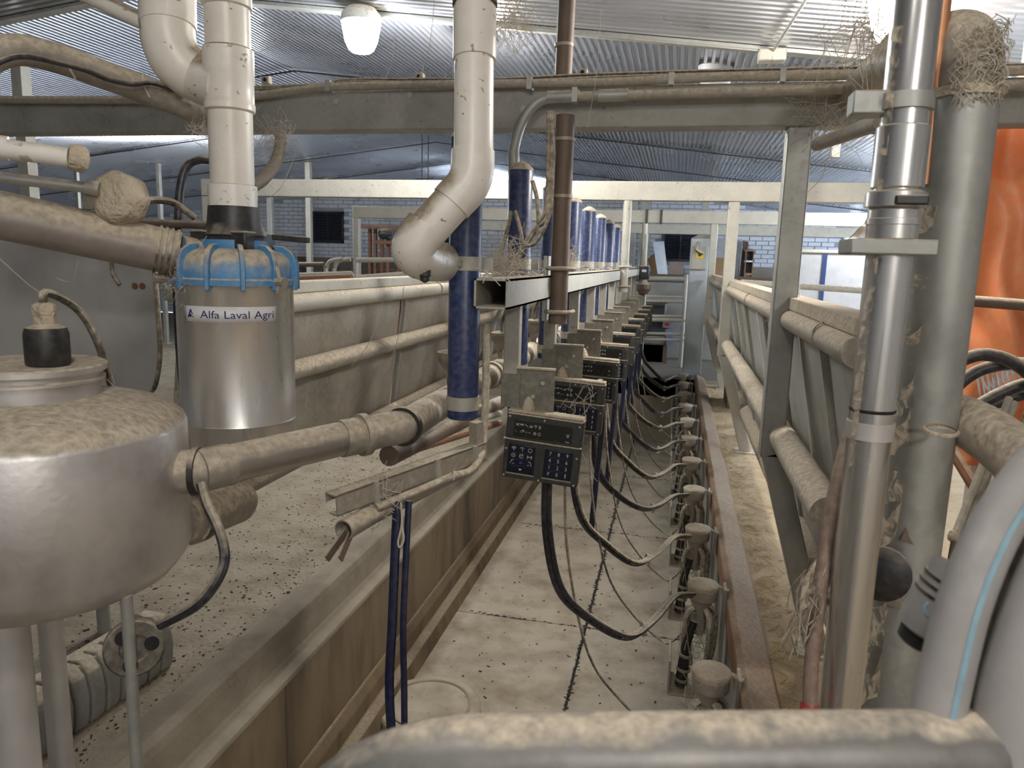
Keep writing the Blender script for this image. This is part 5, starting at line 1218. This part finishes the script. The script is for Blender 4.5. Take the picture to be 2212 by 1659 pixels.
# hanging web threads
TH = [((1300, 0), (1268, 275), 2.6), ((855, 62), (832, 170), 3.5), ((940, -10), (905, 170), 2.8), ((545, 120), (640, 20), 2.5), ((830, 640), (760, 790), 2.6), ((872, 620), (835, 800), 2.5), ((640, 330), (560, 440), 2.4), ((1755, 262), (1690, 205), 2.6), ((1800, 300), (1745, 415), 2.4), ((1290, 1040), (1250, 960), 2.6),
      ((200, 790), (340, 880), 1.7), ((0, 560), (140, 640), 1.7), ((170, 560), (120, 600), 1.7), ((995, -10), (960, 170), 2.6)]
THL = ['long cobweb thread crossing the near beam right of the riser pipe', 'cobweb thread below the bright jar lamp', 'cobweb thread left of the middle drain pipe top', 'cobweb thread right of the branch collar', 'left of two cobweb threads on the left splash panel', 'right of two cobweb threads on the left splash panel', 'cobweb thread beside the brown hose', 'cobweb thread under the near beam at the bent leg', 'cobweb thread hanging from the dusty brace',
       'cobweb thread between the hose loops', 'cobweb thread over the end panel by the tank', 'cobweb thread left of the probe cable', 'short cobweb thread under the slanting inlet pipe', 'cobweb thread just left of the middle drain pipe']
for k, (a, b, d) in enumerate(TH):
    p_, q = at(*a, d), at(*b, d + .1); m_ = p_.lerp(q, .5) + V((.01, 0, -.03))
    o = MB().tube(smooth([p_, m_, q], 6), .0011, 4, False).build('web_thread', threadm, smooth=False); tag(o, THL[k], 'cobweb', 'loose web threads')
mb_n = 0
def fuzz(c, n, sp, r=.0012, ln=.05, name='web_tuft', lab='', m=threadm):
    mb = MB(); n = int(n * 2.2); r *= .55
    for i in range(n):
        q = c + V((random.gauss(0, sp), random.gauss(0, sp * .5), random.gauss(0, sp))); d = V((random.gauss(0, 1), random.gauss(0, .6), random.gauss(-.3, 1))).normalized() * random.uniform(.3, 1) * ln
        mb.tube(smooth([q - d, q + V((random.gauss(0, .01), 0, random.gauss(0, .01))), q + d], 3), random.uniform(.5, 1.4) * r, 4, False)
    o = mb.build(name, m, smooth=False); tag(o, lab, 'cobweb', kind='stuff')
fuzz(at(435, 262, 2.1), 40, .018, .0012, .04, lab='web tuft where the arched pipe meets the drain pipe')
fuzz(at(590, 300, 2.65), 60, .04, .001, .06, lab='white web tuft around the brown hose clamp')
fuzz(at(1100, 40, 1.95), 70, .03, .001, .08, lab='white web tuft at the top of the middle drain pipe')
fuzz(at(1085, 575, 2.5), 110, .04, .0014, .06, lab='straw nest tuft on the rack beam behind the first blue tube')
fuzz(at(1222, 552, 3.6), 60, .03, .0016, .05, lab='dry nest tuft beside the third blue tube')
fuzz(at(1790, 230, 2.6), 90, .07, .0013, .10, lab='web tangle on the near beam beside the dusty arch')
fuzz(at(1890, 60, 1.6), 60, .04, .0012, .09, lab='web tangle left of the chrome pole top')
fuzz(at(400, 590, 1.92), 70, .03, .0012, .04, lab='web tuft on the clamp of the blue cap')
fuzz(at(1255, 860, 2.35), 7, .02, .0012, .05, lab='web tuft between the first two consoles')
fuzz(at(810, 1080, 1.86), 50, .03, .0014, .05, lab='web tuft on the strap of the channel rail')
fuzz(at(1705, 690, 2.85), 50, .035, .0014, .05, lab='web tuft at the bent leg by the fence rail')

# conduit drop on the near ceiling
a = onY(1722, -20, 4.6); b = onY(1668, 122, 4.95)
t = thing('ceiling_conduit', 'thin conduit running down the ceiling to a junction box above the beam', 'conduit', tuple(b))
zc1 = cz(a.x) - .02; zc2 = cz(b.x) - .03
MB().cyl((a.x + .02, 3.4, cz(a.x) - .012), (b.x, 4.95, cz(b.x) - .03), .009, 8).build('conduit', galv, t)
MB().box((b.x, 4.97, cz(b.x) - .05), (.16, .1, .07)).build('junction_box', galvl, t, bev=.008)
MB().cyl((b.x, 4.95, cz(b.x) - .03), (-2.3, 4.93, cz(-2.3) - .035), .008, 8).build('cable_run', galv, t)
